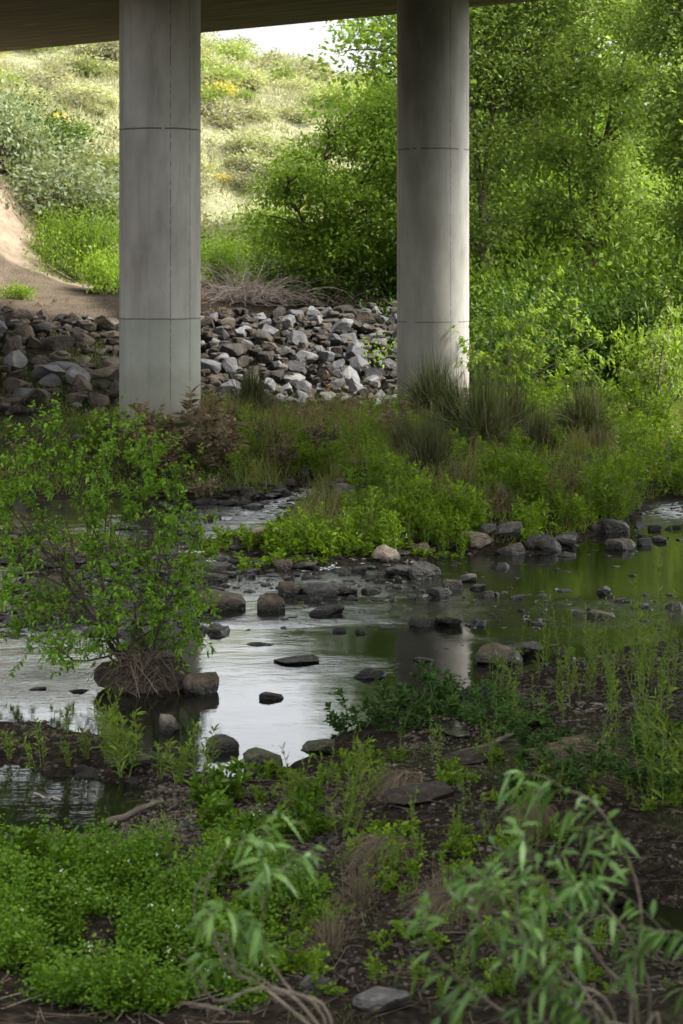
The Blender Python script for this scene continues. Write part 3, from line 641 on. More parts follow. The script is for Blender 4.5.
def tree(name, base, blobs, seed, ncl, per, L, W, leaf, label, cat='tree', trunks=1, r=.16, nlimb=70, bark=None, csig=.42, group=None, lean=None, droop=.1):
    rng = np.random.default_rng(seed); base = np.array(base, float)
    root = tag(link(name, None, None, base), label, cat, group)
    G = Geo(); C = crown(G, blobs, ncl, per, L, W, rng, csig, droop_dir=droop)
    T = Geo(); main = []
    for t in range(trunks):
        b = blobs[t % len(blobs)]; tgt = np.array(b[:3])+np.array([0, 0, b[5]*.55]); s0 = np.array([rng.normal(0, .16)*(trunks > 1), rng.normal(0, .16)*(trunks > 1), -.3])
        k = np.linspace(0, 1, 9)[:, None]; P = s0*(1-k)+tgt*k+np.sin(k*3.14)*rng.normal(0, .35, 3)*np.array([1, 1, .2])+rng.normal(0, .05, (9, 3))
        P[:, :2] = s0[:2]+(P[:, :2]-s0[:2])*(.25+.75*k)
        tube(T, P, r*(1-.78*k[:, 0])*rng.uniform(.75, 1), 8); main.append(P)
    A = np.concatenate(main)
    for c in C[rng.permutation(len(C))[:nlimb]]:
        dd = np.linalg.norm(A-c, axis=1)+np.maximum(0, A[:, 2]-c[2]+.2)*3; q = A[np.argmin(dd)]
        k = np.linspace(0, 1, 6)[:, None]; P = q*(1-k)+c*k; P[:, 2] += np.sin(k[:, 0]*3.14)*.12*np.linalg.norm(c-q); P[1:-1] += rng.normal(0, .05, (4, 3))
        tube(T, P, np.linspace(r*.34, r*.07, 6), 5)
        for _ in range(2):
            e = P[4]+rng.normal(0, .4, 3); tube(T, [P[3], (P[3]+e)/2+rng.normal(0, .04, 3), e], [r*.1, r*.06, r*.03], 4)
    T.build('trunk', bark or BARK, root, True); G.build('crown', leaf, root)
    return root
def W3(px, py, d): return at(px, py, d)
def tree_px(name, px, d, blobs_px, **k):
    """blobs given as (px, py, depth offset, half width m, half depth m, half height m)"""
    x = (px-HX)/F*d; z = gz(x, d); B = []
    for (u, v, dz, a, b, c) in blobs_px:
        q = at(u, v, d+dz); B.append((q[0]-x, q[1]-d, q[2]-z, a, b, c))
    return tree(name, (x, d, z), B, **k)
tree_px('round_tree', 338, 61, [(330,170,0,1.9,1.8,1.9),(290,215,0,1.2,1.3,1.2),(372,200,0,1.7,1.8,2.0),(350,125,0,1.1,1.1,.9),(395,150,.5,1.5,1.5,1.9),(410,235,.5,1.5,1.5,1.5),(300,255,.3,1.3,1.1,.6),(345,250,0,1.5,1.2,.8)],
        seed=1, ncl=170, csig=.36, nlimb=110, per=165, L=.165, W=.085, leaf=LM['tree2'], label='round leafy green tree growing behind the gap between the two columns', trunks=3, r=.13)
tree_px('tall_tree', 492, 60, [(500,120,0,1.7,1.8,2.3),(470,40,0,1.8,1.8,2.0),(540,60,.5,1.8,1.8,2.1),(500,-60,0,2.3,2.2,2.3),(480,220,0,1.3,1.5,1.5),(560,-40,1,2,2,2.2)],
        seed=2, ncl=215, csig=.42, per=190, L=.18, W=.08, leaf=LM['tree'], label='tall loose green tree standing just right of the farther column', trunks=2, r=.17)
tree_px('tall_tree', 590, 62, [(600,120,0,1.8,1.8,2.2),(640,40,0,1.9,1.8,2.1),(570,190,0,1.7,1.6,1.5),(600,-60,0,2.4,2.2,2.3),(630,210,0,1.5,1.6,1.4)],
        seed=3, ncl=170, csig=.42, per=185, L=.18, W=.08, leaf=LM['tree'], label='tall airy green tree with visible dark trunks in the upper right', trunks=3, r=.15)
tree_px('tall_tree', 684, 57, [(705,100,0,1.7,1.8,2.4),(680,10,0,1.5,1.8,1.9),(720,220,0,1.6,1.5,1.6),(730,-40,0,2.3,2.2,2.3)],
        seed=4, ncl=190, per=200, L=.18, W=.08, leaf=LM['tree'], label='tall tree with a pale bare trunk at the right edge of the picture', trunks=1, r=.17, bark=PALE)
for i, (u, d, v, sc_, m, lab) in enumerate([(800,56,150,1.0,'tree','tall green tree beyond the right edge of the picture'),(430,70,110,.95,'tree2','green tree mostly hidden behind the farther column'),(540,74,130,1.1,'tree','pale green tree far back between the two tall ones'),(650,76,120,1.15,'tree','pale green tree far back at the upper right')]):
    tree_px('background_tree', u, d, [(u,v,0,2.4*sc_,2.2,2.8*sc_),(u+50,v-90,0,2.2*sc_,2,2.2*sc_),(u-50,v-70,0,2*sc_,2,2.2*sc_),(u+10,v+90,0,2.6*sc_,2,2)], seed=20+i, ncl=130, per=90, L=.26, W=.14, leaf=LM[m], label=lab, trunks=2, r=.18, csig=.55)
for u, d, s_, lab in [][:0] and [(-420, 42, 1.0, 'green tree beyond the left edge by the nearer column'), (-620, 33, .9, 'green tree beyond the left edge by the pool'), (-900, 25, .9, 'green tree far beyond the left edge')]:
    x = (u-HX)/F*d; tree('background_tree', (x, d, gz(x, d)), [(0,0,6*s_,2.8,2.6,3.2),(1,.5,3.5*s_,2.2,2,2),(-1,0,8.5*s_,2,2,2)], seed=40+d, ncl=110, per=70, L=.26, W=.14, leaf=LM['tree2'], label=lab, trunks=2, r=.18, csig=.55)
for (x, y, h_, lab) in [(9.5, 3.5, 1.05, 'unseen tree added for shade on the near bank beside the photographer'), (4.5, -4.5, 1.1, 'unseen tree added for shade on the near bank behind the photographer'), (9.2, 10.5, 1.0, 'unseen tree added for shade on the near bank beyond the right edge, nearest of two'), (9.4, 16.5, 1.05, 'unseen tree added for shade on the near bank beyond the right edge, farther of two')]:  # trees out of view, added to throw shade on the near bank
    tree('added_shade_tree', (x, y, gz(x, y)), [(0,0,7.5*h_,3.4,3.2,3),(1.5,1,10.5*h_,2.8,2.6,2.4),(-1.8,-1,10*h_,2.8,2.6,2.2),(1,-1.5,5*h_,2.6,2.2,1.6)], seed=int(140+y), ncl=120, per=75, L=.26, W=.13, leaf=LM['tree2'], label=lab, trunks=3, r=.2, csig=.55)
# undergrowth bushes at the foot of the trees
def bush_mesh(seed, leaf, L, W, n, csig=.3, squash=.8, ncl=26, twigs=True, stemmat=None):
    rng = np.random.default_rng(seed); G = Geo(); T = Geo()
    B = [(rng.normal(0, .3), rng.normal(0, .25), .55*squash+rng.normal(0, .1), .5, .45, .5*squash) for _ in range(4)]
    C = crown(G, B, ncl, n/ncl, L, W, rng, csig*.6, .3)
    G.V[0][:, 2] = np.maximum(G.V[0][:, 2], -.05)
    for c in C: tube(T, [[c[0]*.1, c[1]*.1, -.1], [c[0]*.6, c[1]*.6, c[2]*.5], c], [.02, .012, .005], 4)
    return T.mesh('stems', stemmat or BARK), G.mesh('foliage', leaf)
def bush(name, meshes, loc, s, rz, label, cat='bush', group=None):
    r = tag(link(name, None, None, loc), label, cat, group); r.scale = s if isinstance(s, tuple) else (s, s, s); r.rotation_euler = (0, 0, rz)
    link('stems', meshes[0], r); link('foliage', meshes[1], r); return r
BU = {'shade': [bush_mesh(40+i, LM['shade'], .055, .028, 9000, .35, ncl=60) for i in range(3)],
      'bright': [bush_mesh(50+i, LM['bright'], .10, .05, 2600, .4) for i in range(2)],
      'tree': [bush_mesh(60+i, LM['tree2'], .055, .027, 8500, .35, ncl=60) for i in range(2)],
      'grey': [bush_mesh(70+i, LM['grey'], .075, .035, 5200, .3, .7, 40) for i in range(2)],
      's1': [bush_mesh(80+i, LM['scrub1'], .15, .06, 1100, .32, .6, 22) for i in range(4)],
      's2': [bush_mesh(90+i, LM['scrub2'], .15, .06, 1100, .32, .6, 22) for i in range(3)],
      's3': [bush_mesh(95+i, LM['scrub3'], .15, .06, 1100, .32, .65, 22) for i in range(3)],
      'y': [bush_mesh(99, LM['yellow'], .11, .07, 420, .3, .5, 14)]}
rg = np.random.default_rng(21)
def bush_px(kind, px, py, d, wpx, hpx, label, i=0, group=None, cat='bush', name='bush'):
    """a bush whose foot is at depth d under (px,py); wpx,hpx its size in the view"""
    x = (px-HX)/F*d; z = gz(x, d); s = d/F
    return bush(name, BU[kind][i % len(BU[kind])], (x, d, z-.05), (wpx*s/1.5, wpx*s/1.5, hpx*s/(.95)), rg.uniform(0, 6.28), label, cat, group)
for a in [('grey',55,195,68,150,78,'wide grey green bush above the sandy cut at the left'),
          ('grey',-10,190,69,110,78,'grey green bush cut off by the left edge of the picture'),
          ('tree',95,270,63.5,70,72,'rounded leafy green bush at the foot of the sandy cut'),
          ('tree',62,262,64.5,50,55,'smaller green bush leaning over the sandy cut'),
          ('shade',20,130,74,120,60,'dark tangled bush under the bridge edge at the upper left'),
          ('bright',108,296,60.2,46,44,'tuft of bright weeds on the track beside the nearer column'),
          ('bright',18,308,57,30,20,'low tuft of weeds at the left end of the track'),
          ('tree',222,262,64,60,50,'green bush just right of the nearer column above the stones'),
          ('tree',262,240,68,70,70,'green bush on the slope left of the round tree'),
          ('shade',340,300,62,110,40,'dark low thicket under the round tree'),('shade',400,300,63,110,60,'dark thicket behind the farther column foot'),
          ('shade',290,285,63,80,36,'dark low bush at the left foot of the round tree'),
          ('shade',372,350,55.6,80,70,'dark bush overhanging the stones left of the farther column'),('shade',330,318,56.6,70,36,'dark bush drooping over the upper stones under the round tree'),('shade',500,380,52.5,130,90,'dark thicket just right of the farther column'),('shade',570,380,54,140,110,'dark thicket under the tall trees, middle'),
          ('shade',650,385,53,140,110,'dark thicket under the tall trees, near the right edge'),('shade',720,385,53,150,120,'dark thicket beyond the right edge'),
          ('tree',520,330,57,150,120,'leafy bush filling the space under the first tall tree'),('tree',610,330,57,150,130,'leafy bush filling the space under the second tall tree'),('tree',690,330,56,150,130,'leafy bush under the pale trunk at the right edge'),
          ('tree',510,300,66,190,130,'big leafy bush filling the gap behind the tall trees, left one'),('tree',600,300,67,210,150,'big leafy bush filling the gap behind the tall trees, middle one'),('tree',690,300,66,200,150,'big leafy bush filling the gap behind the tall trees, right one'),
          ('tree',560,230,76,240,170,'far leafy bush high behind the tall trees'),('tree',670,230,76,240,170,'far leafy bush high behind the tall trees near the right edge'),
          ('bright',664,300,50,70,95,'yellow green sapling catching light near the right edge'),
          ('bright',640,265,58,60,60,'small bright crown of leaves behind the yellow green sapling'),
          ('bright',380,372,52.5,60,50,'yellow green weeds left of the farther column foot')]:
    bush_px(*a[:6], a[6], i=int(rg.integers(3)))
# the hillside scrub
n = 0
for _ in range(1200):
    if n >= 285: break
    u, d = rg.uniform(-60, 480), rg.uniform(70, 112); 
    if u > 330 and d < 84: continue
    x = (u-HX)/F*d; z = gz(x, d); r = rg.random(); k = 's1' if r < .5 else 's2' if r < .72 else 's3'
    if rg.random() < .09: k = 'y'
    s = rg.uniform(.8, 1.9)*(.62 if k == 'y' else 1)
    nm = {'s1': ('pale yellow green scrub bush', 'pale'), 's2': ('grey brown scrub bush', 'grey'), 's3': ('green scrub bush', 'green'), 'y': ('low clump of yellow wildflowers', 'yellow')}[k]
    where = 'left of the nearer column' if u < 160 else 'between the two columns' if u < 433 else 'behind the farther column'
    bush('scrub_bush' if k != 'y' else 'flower_clump', BU[k][int(rg.integers(len(BU[k])))], (x, d, z-.12), (s, s, s*rg.uniform(.6, .95)), rg.uniform(0, 6.28),
         f'{nm[0]} on the sunny hillside {where}', 'bush' if k != 'y' else 'wildflower', f'{nm[1]} scrub on the hillside {where}')
    n += 1
# dry grass over the hill, one carpet
G = Geo(); m = 60000; u = rg.uniform(-120, 560, m); d = 66+rg.random(m)**.8*50; x = (u-HX)/F*d; P = np.stack([x, d, ground_z(x, d)-.05], -1)
D = rg.normal(0, .35, (m, 3)); D[:, 2] = 1; s = rg.uniform(.25, .75, m)*(.6+.5*np.sin(x*.9)*np.sin(d*.7))
blades(G, P, D, s, .07, (1, .2), .15, 0, rg); tag(G.build('dry_grass', leaf_mat('hill_grass', (.20, .21, .11), (.33, .33, .19), .4, .7)), kind='stuff')
# ridge fence and the far slope
def ridge_fence():
    root = tag(link('wire_fence', None, None, (0, 0, 0)), 'pale wire fence with thin posts along the hill ridge', 'fence'); fm = noise_mat('galvanised_steel', S3((.4, .41, .42), (.5, .51, .52), (.6, .6, .6)), 3, .5, .1)
    pts = []
    for u in range(232, 470, 24):
        d = 113; x = (u-HX)/F*d; pts.append((x, d, gz(x, d)))
    for p in pts:
        G = Geo(); tube(G, [(p[0], p[1], p[2]-.3), (p[0], p[1], p[2]+2.2)], .045, 6); G.build('post', fm, root)
    G = Geo()
    for h in (2.15, 1.2): tube(G, [(p[0], p[1], p[2]+h) for p in pts], .01, 4)
    G.build('wire', fm, root)
ridge_fence()
G = Geo(); xs = np.linspace(-400, 500, 60); ys = np.linspace(330, 700, 14); X, Y = np.meshgrid(xs, ys)
Z = 22+88*(1-np.cos(np.clip((Y-330)/370, 0, 1)*3.14))/2+9*np.sin(X*.013)+6*np.sin(X*.031+2)-5-X*.03
i = (np.arange(13)[:, None]*60+np.arange(59)[None]).reshape(-1, 1); G.add(np.stack([X, Y, Z], -1).reshape(-1, 3), np.hstack([i, i+1, i+61, i+60]))
tag(G.build('far_hills', noise_mat('far_hill_haze_tint', S3((.15, .158, .16), (.18, .186, .184), (.21, .213, .208)), .05, .9, 0), smooth=True), kind='structure')  # pale bluish tint puts distance haze into the hill colour
# ------------------------------------------------------------------ weeds, sedges and the near bank
def weed_mesh(seed, leaf, h=.8, stems=5, nl=22, L=.09, W=.018, spread=.18, droop=.25, tip=None, prof=(0, 1, .75, 0), up=.6, base=.05):
    """upright leafy stalks from one root; returns (stems, leaves)"""
    rng = np.random.default_rng(seed); S = Geo(); G = Geo()
    for i in range(stems):
        a = rng.uniform(0, 6.28); hh = h*rng.uniform(.55, 1.05)
        d = np.array([math.cos(a)*spread, math.sin(a)*spread, 1])*1.0
        P = curve_pts([rng.normal(0, base), rng.normal(0, base), -.03], d, hh, 7, rng, .12, .16)
        tube(S, P, np.linspace(.0045, .0018, 8), 4)
        leaves_on(G, P, nl, L*(1.0), W, rng, .12, up, droop)
        leaves_on(G, P, max(4, nl//3), L*.6, W*.8, rng, .85, .5, .1)
        for _ in range(3):        # side shoots
            q = P[int(rng.integers(2, 6))]; e = curve_pts(q, [rng.normal(0, 1), rng.normal(0, 1), 1.0], hh*.3, 4, rng, .2, .2)
            tube(S, e, .0016, 3); leaves_on(G, e, nl//3, L*.75, W*.8, rng, .2, up, droop)
    if tip: pass
    return S.mesh('stalks', STEM), G.mesh('leaves', leaf)
def sedge_mesh(seed, n=800, h=.95, W=.009, leaf='sedge', skirt=420, arch=1.0, sp=.75):
    rng = np.random.default_rng(seed); G = Geo(); K = Geo()
    def tuft(GG, n, h, arch, sp, W):
        P = rng.normal(0, .07, (n, 3)); P[:, 2] = 0
        a = rng.uniform(0, 6.28, n); t = np.abs(rng.normal(0, sp, n))
        D = np.stack([np.cos(a)*t, np.sin(a)*t, np.ones(n)], -1)
        blades(GG, P, D, h*rng.uniform(.5, 1.1, n), W, (.8, 1, .8, .5, .05), arch*rng.uniform(.3, 1.1, n)*np.clip(t*1.6, .15, 1), 0, rng)
    tuft(G, n, h, arch, sp, W); tuft(K, skirt, h*.75, 1.5, 1.2, W)
    return K.mesh('withered_skirt', LM['rust'] if leaf == 'sedge' else LM['dry']), G.mesh('blades', LM[leaf])
def combed_mesh(seed, n=520, W=.006):      # long dry grass combed over by floods, all lying one way along +x
    rng = np.random.default_rng(seed); G = Geo(); K = Geo()
    for GG, m in ((G, n), (K, n//4)):
        P = np.stack([rng.normal(0, .06, m), rng.normal(0, .13, m), rng.uniform(0, .12, m)], -1)
        D = np.stack([1+rng.normal(0, .12, m), rng.normal(0, .5, m), rng.uniform(-.1, .8, m)], -1)
        blades(GG, P, D, rng.uniform(.5, 1.1, m)*(1 if GG is G else .6), W, (.8, 1, .9, .8, .5, .1), rng.uniform(.45, .95, m), 0, rng)
    return K.mesh('withered_skirt', LM['dry']), G.mesh('blades', LM['dry'])
CMB = [combed_mesh(600+i) for i in range(2)]
def plant(name, meshes, names, loc, s, rz, label, cat, group=None):
    r = tag(link(name, None, None, loc), label, cat, group); r.scale = s if isinstance(s, tuple) else (s, s, s); r.rotation_euler = (0, 0, rz)
    for me, nm in zip(meshes, names): link(nm, me, r)
    return r
WD = {'weed': [weed_mesh(200+i, LM['weed'], .8, 6, 24, .10, .024) for i in range(5)],
      'yel': [weed_mesh(210+i, LM['weedy'], .85, 3, 20, .085, .016, .15, .2) for i in range(4)],
      'wil': [weed_mesh(220+i, LM['weedy'], .6, 4, 11, .12, .02, .3, .4) for i in range(3)],
      'fern': [weed_mesh(230+i, LM['fern'], .5, 7, 34, .07, .026, .75, .15, up=1.0) for i in range(3)],
      'low': [weed_mesh(240+i, LM['weed'], .22, 6, 9, .05, .028, .6, .1) for i in range(4)],
      'leafy': [weed_mesh(250+i, LM['cress'], .42, 7, 16, .12, .045, .4, .3) for i in range(3)],
      'rust': [weed_mesh(260+i, LM['rust'], .75, 9, 24, .13, .03, .5, .5) for i in range(3)]}
MUD = noise_mat('wet_mud', S3((.010, .007, .005), (.032, .023, .016), (.075, .055, .038)), 7, .85, 1, 20)
SG = [sedge_mesh(270+i) for i in range(3)]; SGD = [sedge_mesh(280+i, 160, .7, .008, 'sedge', 800) for i in range(2)]
DRY = [sedge_mesh(290+i, 330, .7, .006, 'dry', 240, 1.1, 1.0) for i in range(2)]
rg = np.random.default_rng(31)
def weed_px(kind, px, py, hpx, label, group=None, i=None, name='weed', cat='weed', sx=1.0):
    p = hit(px, py, floor=None)
    if p is None or p[1] < 7.5: return
    M = WD[kind][int(rg.integers(len(WD[kind]))) if i is None else i]; H = {'weed': .8, 'yel': .85, 'wil': .6, 'fern': .42, 'low': .22, 'leafy': .42, 'rust': .7}[kind]
    s = hpx*p[1]/F/H
    return plant(name, M, ('stalks', 'leaves'), p-np.array([0, 0, .02]), (s*sx, s*sx, s), rg.uniform(0, 6.28), label, cat, group)
SEDGES = []
def sedge_px(M, px, py, hpx, label, h=.75, name='sedge', cat='sedge', i=0, sx=1.0):
    SEDGES.append((px, py)); p = hit(px, py, floor=None); s = hpx*p[1]/F/h
    return plant(name, M[i % len(M)], ('withered_skirt', 'blades'), p-np.array([0, 0, .02]), (s*sx, s*sx, s), rg.uniform(0, 6.28), label, cat)
# sedges and withered plants that can be told apart
for a in [(SG,250,412,46,'dark arching sedge clump at the foot of the stone bank between the columns',1.3),
          (SG,432,412,58,'sedge clump growing at the foot of the farther column',1.2),(SG,455,432,60,'tall thin sedge clump just right of the farther column foot',1),
          (SG,482,446,78,'biggest dark sedge clump below the thicket',1.2),(SG,512,440,66,'sedge clump between two larger ones under the sapling',1),
          (SG,585,436,62,'round dark sedge clump under the trees at the right',1.3),(SG,540,452,44,'low sedge clump in the middle of the right hand weeds',1.1),
          (SG,430,472,60,'sedge clump standing in the island weeds',1),(SG,405,452,40,'small sedge clump left of the tall ones',1),
          (SGD,500,510,48,'sedge clump with a thick brown skirt over the smooth tan rock',1.1),(SGD,462,486,40,'withered sedge clump left of the brown skirted one',1),
          (SGD,600,448,40,'brown skirted sedge clump at the right side of the island',1),(SGD,560,480,34,'small brown skirted sedge among bright weeds',1)]:
    sedge_px(a[0], a[1], a[2], a[3], a[4], i=int(rg.integers(3)), sx=a[5])
for a in [(DRY,360,905,50,'thin brown grass below the matted tussock',1.3),
          (DRY,530,838,48,'small hanging tuft of brown grass in the middle of the near bank',.7),
          (DRY,330,945,50,'thin brown grass on the dark soil at the bottom',1.2),(DRY,440,905,46,'brown grass roots spilling over bare soil',1.3),
          (DRY,560,776,40,'brown grass tuft behind the flattened pale one',1.0),(DRY,480,912,40,'tuft of brown grass behind the near willow leaves',1.1)]:
    sedge_px(a[0], a[1], a[2], a[3], a[4], .6, 'dry_grass_tuft', 'grass tuft', int(rg.integers(2)), a[5])
for (u, v, L_, rz, sz, lab) in [(410,785,.62,R(235),1.0,'pale matted grass tussock flopped over a hump on the near bank'),(395,850,.6,R(240),.8,'long brown grass hanging down the near bank below the matted tussock'),
        (545,765,1.0,R(-22),.9,'long flattened pale grass tussock combed to the right on the near bank'),(575,785,.75,R(-12),.7,'trailing pale grass at the lower end of the flattened tussock'),
        (535,815,.45,R(255),.9,'small hanging brown grass tuft in the middle of the near bank'),(455,905,.5,R(230),.8,'combed brown grass roots on the slope left of the willow leaves')]:
    p = hit(u, v, floor=None); plant('dry_grass_tuft', CMB[int(rg.integers(2))], ('withered_skirt', 'blades'), p+np.array([0, 0, .03]), (L_, L_*.9, L_*sz), rz, lab, 'grass tuft')
for (u, v, w_, h_, lab) in [(415,800,.55,.16,'rounded muddy hump under the matted pale tussock'),(620,775,.5,.14,'rounded muddy hump behind the flattened grass'),(470,760,.5,.13,'muddy hump beside the dark branch'),(510,860,.4,.10,'low muddy hump in the middle of the near bank')]:
    p = hit(u, v, floor=None); put_rock('mud_hump', RND[4], p-np.array([0, 0, .05]), (w_, w_*.8, h_), .4, MUD, lab, None, 'earth mound')
for a in [('rust',190,462,78,'withered reddish brown shrub right of the nearer column foot',1.5),('rust',222,468,60,'withered brown weeds beside the reddish shrub',1.3),('rust',165,470,66,'withered brown weeds in front of the nearer column',1.2),
          ('rust',345,404,32,'low pale brown dead weeds at the foot of the stone bank',1.8),('rust',318,402,26,'small heap of brown dead weeds left of the pale ones',1.6),('rust',375,396,40,'brown dead weeds near the farther column foot',1.4),('rust',290,470,40,'dead brown stalks on the island path',1.2),('rust',205,500,30,'dead weeds at the edge of the back channel',1.4),('rust',455,520,36,'brown dead stalks at the front of the island',1.2),('rust',560,500,34,'brown dead stalks among bright weeds on the right bank',1.2),('rust',395,440,40,'dead brown stalks below the farther column',1.3),('rust',150,440,40,'withered brown weeds left of the reddish shrub',1.6)]:
    weed_px(a[0], a[1], a[2], a[3], a[4], name='dead_weed', cat='dead weed', sx=a[5])
# weeds in their hundreds on the island and the far right bank
def scatter(kind, poly, n, h0, h1, label, group, sx=1.0, name='weed', cat='weed', taper=None):
    (u0, u1, p0, p1) = poly; k = 0; t = 0
    while k < n and t < n*4:
        t += 1; u, v = rg.uniform(u0, u1), rg.uniform(p0, p1)
        p = hit(u, v, floor=None)
        if p is None or p[2] < .0 or (abs(u-668) < 48 and 835 < v < 985) or (abs(u-594) < 40 and 815 < v < 930) or (v < 562 and any(abs(u-a) < 19 and -4 < v-b < 36 for a, b in SEDGES)) or (taper and not taper(u, v)): continue
        weed_px(kind, u, v, rg.uniform(h0, h1), label, group, sx=sx, name=name, cat=cat); k += 1
notpath = lambda u, v: not (262 < u < 345 and 420 < v < 470 and rg.random() < .75)
scatter('weed', (235,470,455,556), 58, 24, 50, 'leafy green weed on the island between the channels', 'green weeds on the island', 1.2, taper=lambda u, v: not (u < 350 and v > 478) or v > 545)
scatter('weed', (380,640,470,540), 52, 30, 62, 'leafy green weed on the bank below the farther column', 'green weeds below the farther column', 1.2)
scatter('weed', (470,700,405,500), 42, 26, 50, 'bright green weed on the far right bank under the trees', 'green weeds on the far right bank', 1.5)
scatter('yel', (225,470,425,550), 34, 30, 60, 'yellowish upright weed among greener ones on the island', 'yellowish weeds on the island', 1.0, taper=lambda u, v: notpath(u, v) and not (u < 350 and 478 < v < 545))
scatter('yel', (440,640,430,530), 18, 34, 60, 'yellowish upright weed on the bank below the thicket', 'yellowish weeds below the thicket', 1.0)
scatter('yel', (490,700,640,730), 30, 46, 84, 'tall thin yellow green weed at the water edge on the right', 'tall weeds at the right water edge', .8)
scatter('yel', (290,680,720,860), 28, 34, 62, 'yellow green weed standing on the muddy near bank', 'weeds on the muddy near bank', .9)
scatter('wil', (120,215,745,800), 9, 50, 84, 'willow like seedling on the spit behind the gravel bar', 'willow seedlings on the spit', 1.0, 'seedling', 'seedling')
scatter('wil', (-20,110,730,790), 8, 36, 62, 'willow like seedling by the left pool', 'willow seedlings by the left pool', .9, 'seedling', 'seedling')
scatter('wil', (285,370,760,850), 9, 44, 80, 'willow like seedling right of the gravel bar', 'willow seedlings right of the gravel bar', .9, 'seedling', 'seedling')
scatter('wil', (640,720,720,840), 9, 60, 110, 'tall yellow green seedling at the right edge of the near bank', 'tall seedlings at the right edge', .9, 'seedling', 'seedling')
scatter('fern', (345,505,690,750), 10, 24, 44, 'dark ferny plant on the shore at the column reflection', 'dark ferny plants on the shore', 1.3, 'fern', 'fern')
scatter('fern', (500,683,735,800), 12, 26, 50, 'dark leafy plant behind the flattened grass', 'dark plants behind the flattened grass', 1.3, 'fern', 'fern')
scatter('low', (200,683,760,1000), 120, 12, 30, 'small bright seedling sprouting from dark soil', 'small seedlings on the near bank', 1.4, 'sprout', 'sprout')
scatter('low', (190,470,545,562), 20, 9, 18, 'low green plant fringing the island foot', 'low plants at the island foot', 1.8, 'sprout', 'sprout')
scatter('leafy', (-20,75,865,900), 14, 30, 50, 'broad leaved dark green plant at the left edge', 'broad leaved plants at the left edge', 1.1, 'leafy_plant', 'plant')
scatter('leafy', (200,330,800,850), 10, 24, 44, 'broad leaved plant at the end of the gravel bar', 'broad leaved plants by the gravel', 1.1, 'leafy_plant', 'plant')
scatter('weed', (300,680,850,1000), 18, 26, 50, 'leafy green weed growing on the dark near soil', 'green weeds on the dark near soil', 1.0)
scatter('low', (215,330,530,575), 18, 10, 22, 'green tuft at the left end of the island', 'green tufts at the left island end', 1.8, 'sprout', 'sprout')
scatter('weed', (-20,140,430,480), 12, 16, 34, 'green weed on the flat below the stone bank', 'green weeds below the stone bank', 1.4)
scatter('leafy', (20,260,880,980), 9, 26, 46, 'broad leaved plant standing out of the cress', 'broad leaved plants in the cress', .9, 'leafy_plant', 'plant')
scatter('wil', (10,300,860,985), 9, 34, 60, 'slender seedling standing out of the cress', 'slender seedlings in the cress', .8, 'seedling', 'seedling')
scatter('yel', (600,720,610,800), 16, 60, 110, 'tall yellow green weed crowding the right edge of the near bank', 'tall weeds crowding the right edge', .8, 'tall_weed')
# the undergrowth that fills the island and the far right bank: one mass
def undergrowth(name, u0, u1, p0, p1, n, h0, h1, L, W, m, mat, cond, seed):
    rng = np.random.default_rng(seed); G = Geo(); py = rng.uniform(p0, p1, n); px = rng.uniform(u0, u1, n)
    d = F*(CZ-.4)/(py-HY); x = (px-HX)/F*d; z = ground_z(x, d); u = px; ok = (z > .06) & ~np.any([(np.abs(px-a) < 17) & (py > b-6) & (py < b+34) for a, b in SEDGES], axis=0) & cond(px, F*(CZ-z)/d+HY, x, d)
    for X, Y, Z in zip(x[ok], d[ok], z[ok]):
        h = rng.uniform(h0, h1)*(.75+.35*math.sin(X*1.9+Y)*math.sin(Y*1.3)); lean = rng.normal(0, .25, 2); t = rng.uniform(.05, 1, m)[:, None]
        P = np.array([X, Y, Z])+np.hstack([t*lean*h, t*h])+rng.normal(0, .03, (m, 3)); D = rng.normal(0, 1, (m, 3)); D[:, 2] = D[:, 2]*.5+.35
        diamonds(G, P, D, L*rng.uniform(.6, 1.3, m), W*rng.uniform(.6, 1.3, m), rng, 1.2)
    return tag(G.build(name, mat), kind='stuff')
undergrowth('undergrowth', 215, 560, 425, 560, 1500, .15, .6, .11, .045, 24, LM['weed'], lambda u, v, x, y: (np.sin(x*1.7+2*np.sin(y*.9))*np.sin(y*1.1+x*.5) > .0) & ~((u < 345) & (v > 474) & (v < 536)) & ~((u > 250) & (u < 352) & (v > 400) & (v < 468)), 41)
undergrowth('bank_undergrowth', 460, 900, 402, 535, 2400, .2, .6, .11, .045, 24, LM['weed'], lambda u, v, x, y: (y < 52) & (np.sin(x*1.5+2*np.sin(y*.8))*np.sin(y*1.3+x*.5) > -.5), 42)
undergrowth('withered_ground_cover', 150, 420, 388, 480, 800, .1, .35, .14, .028, 26, LM['rust'], lambda u, v, x, y: ((np.abs(u-190) < 45) & (v < 480)) | ((u > 335) & (u < 400) & (v < 425)) | ((u > 255) & (u < 345) & (v > 405) & (v < 470)), 43)
undergrowth('brown_ground_cover', -100, 240, 400, 470, 500, .05, .2, .1, .03, 22, LM['rust'], lambda u, v, x, y: np.sin(x*2.1)*np.sin(y*1.7) > -.1, 44)
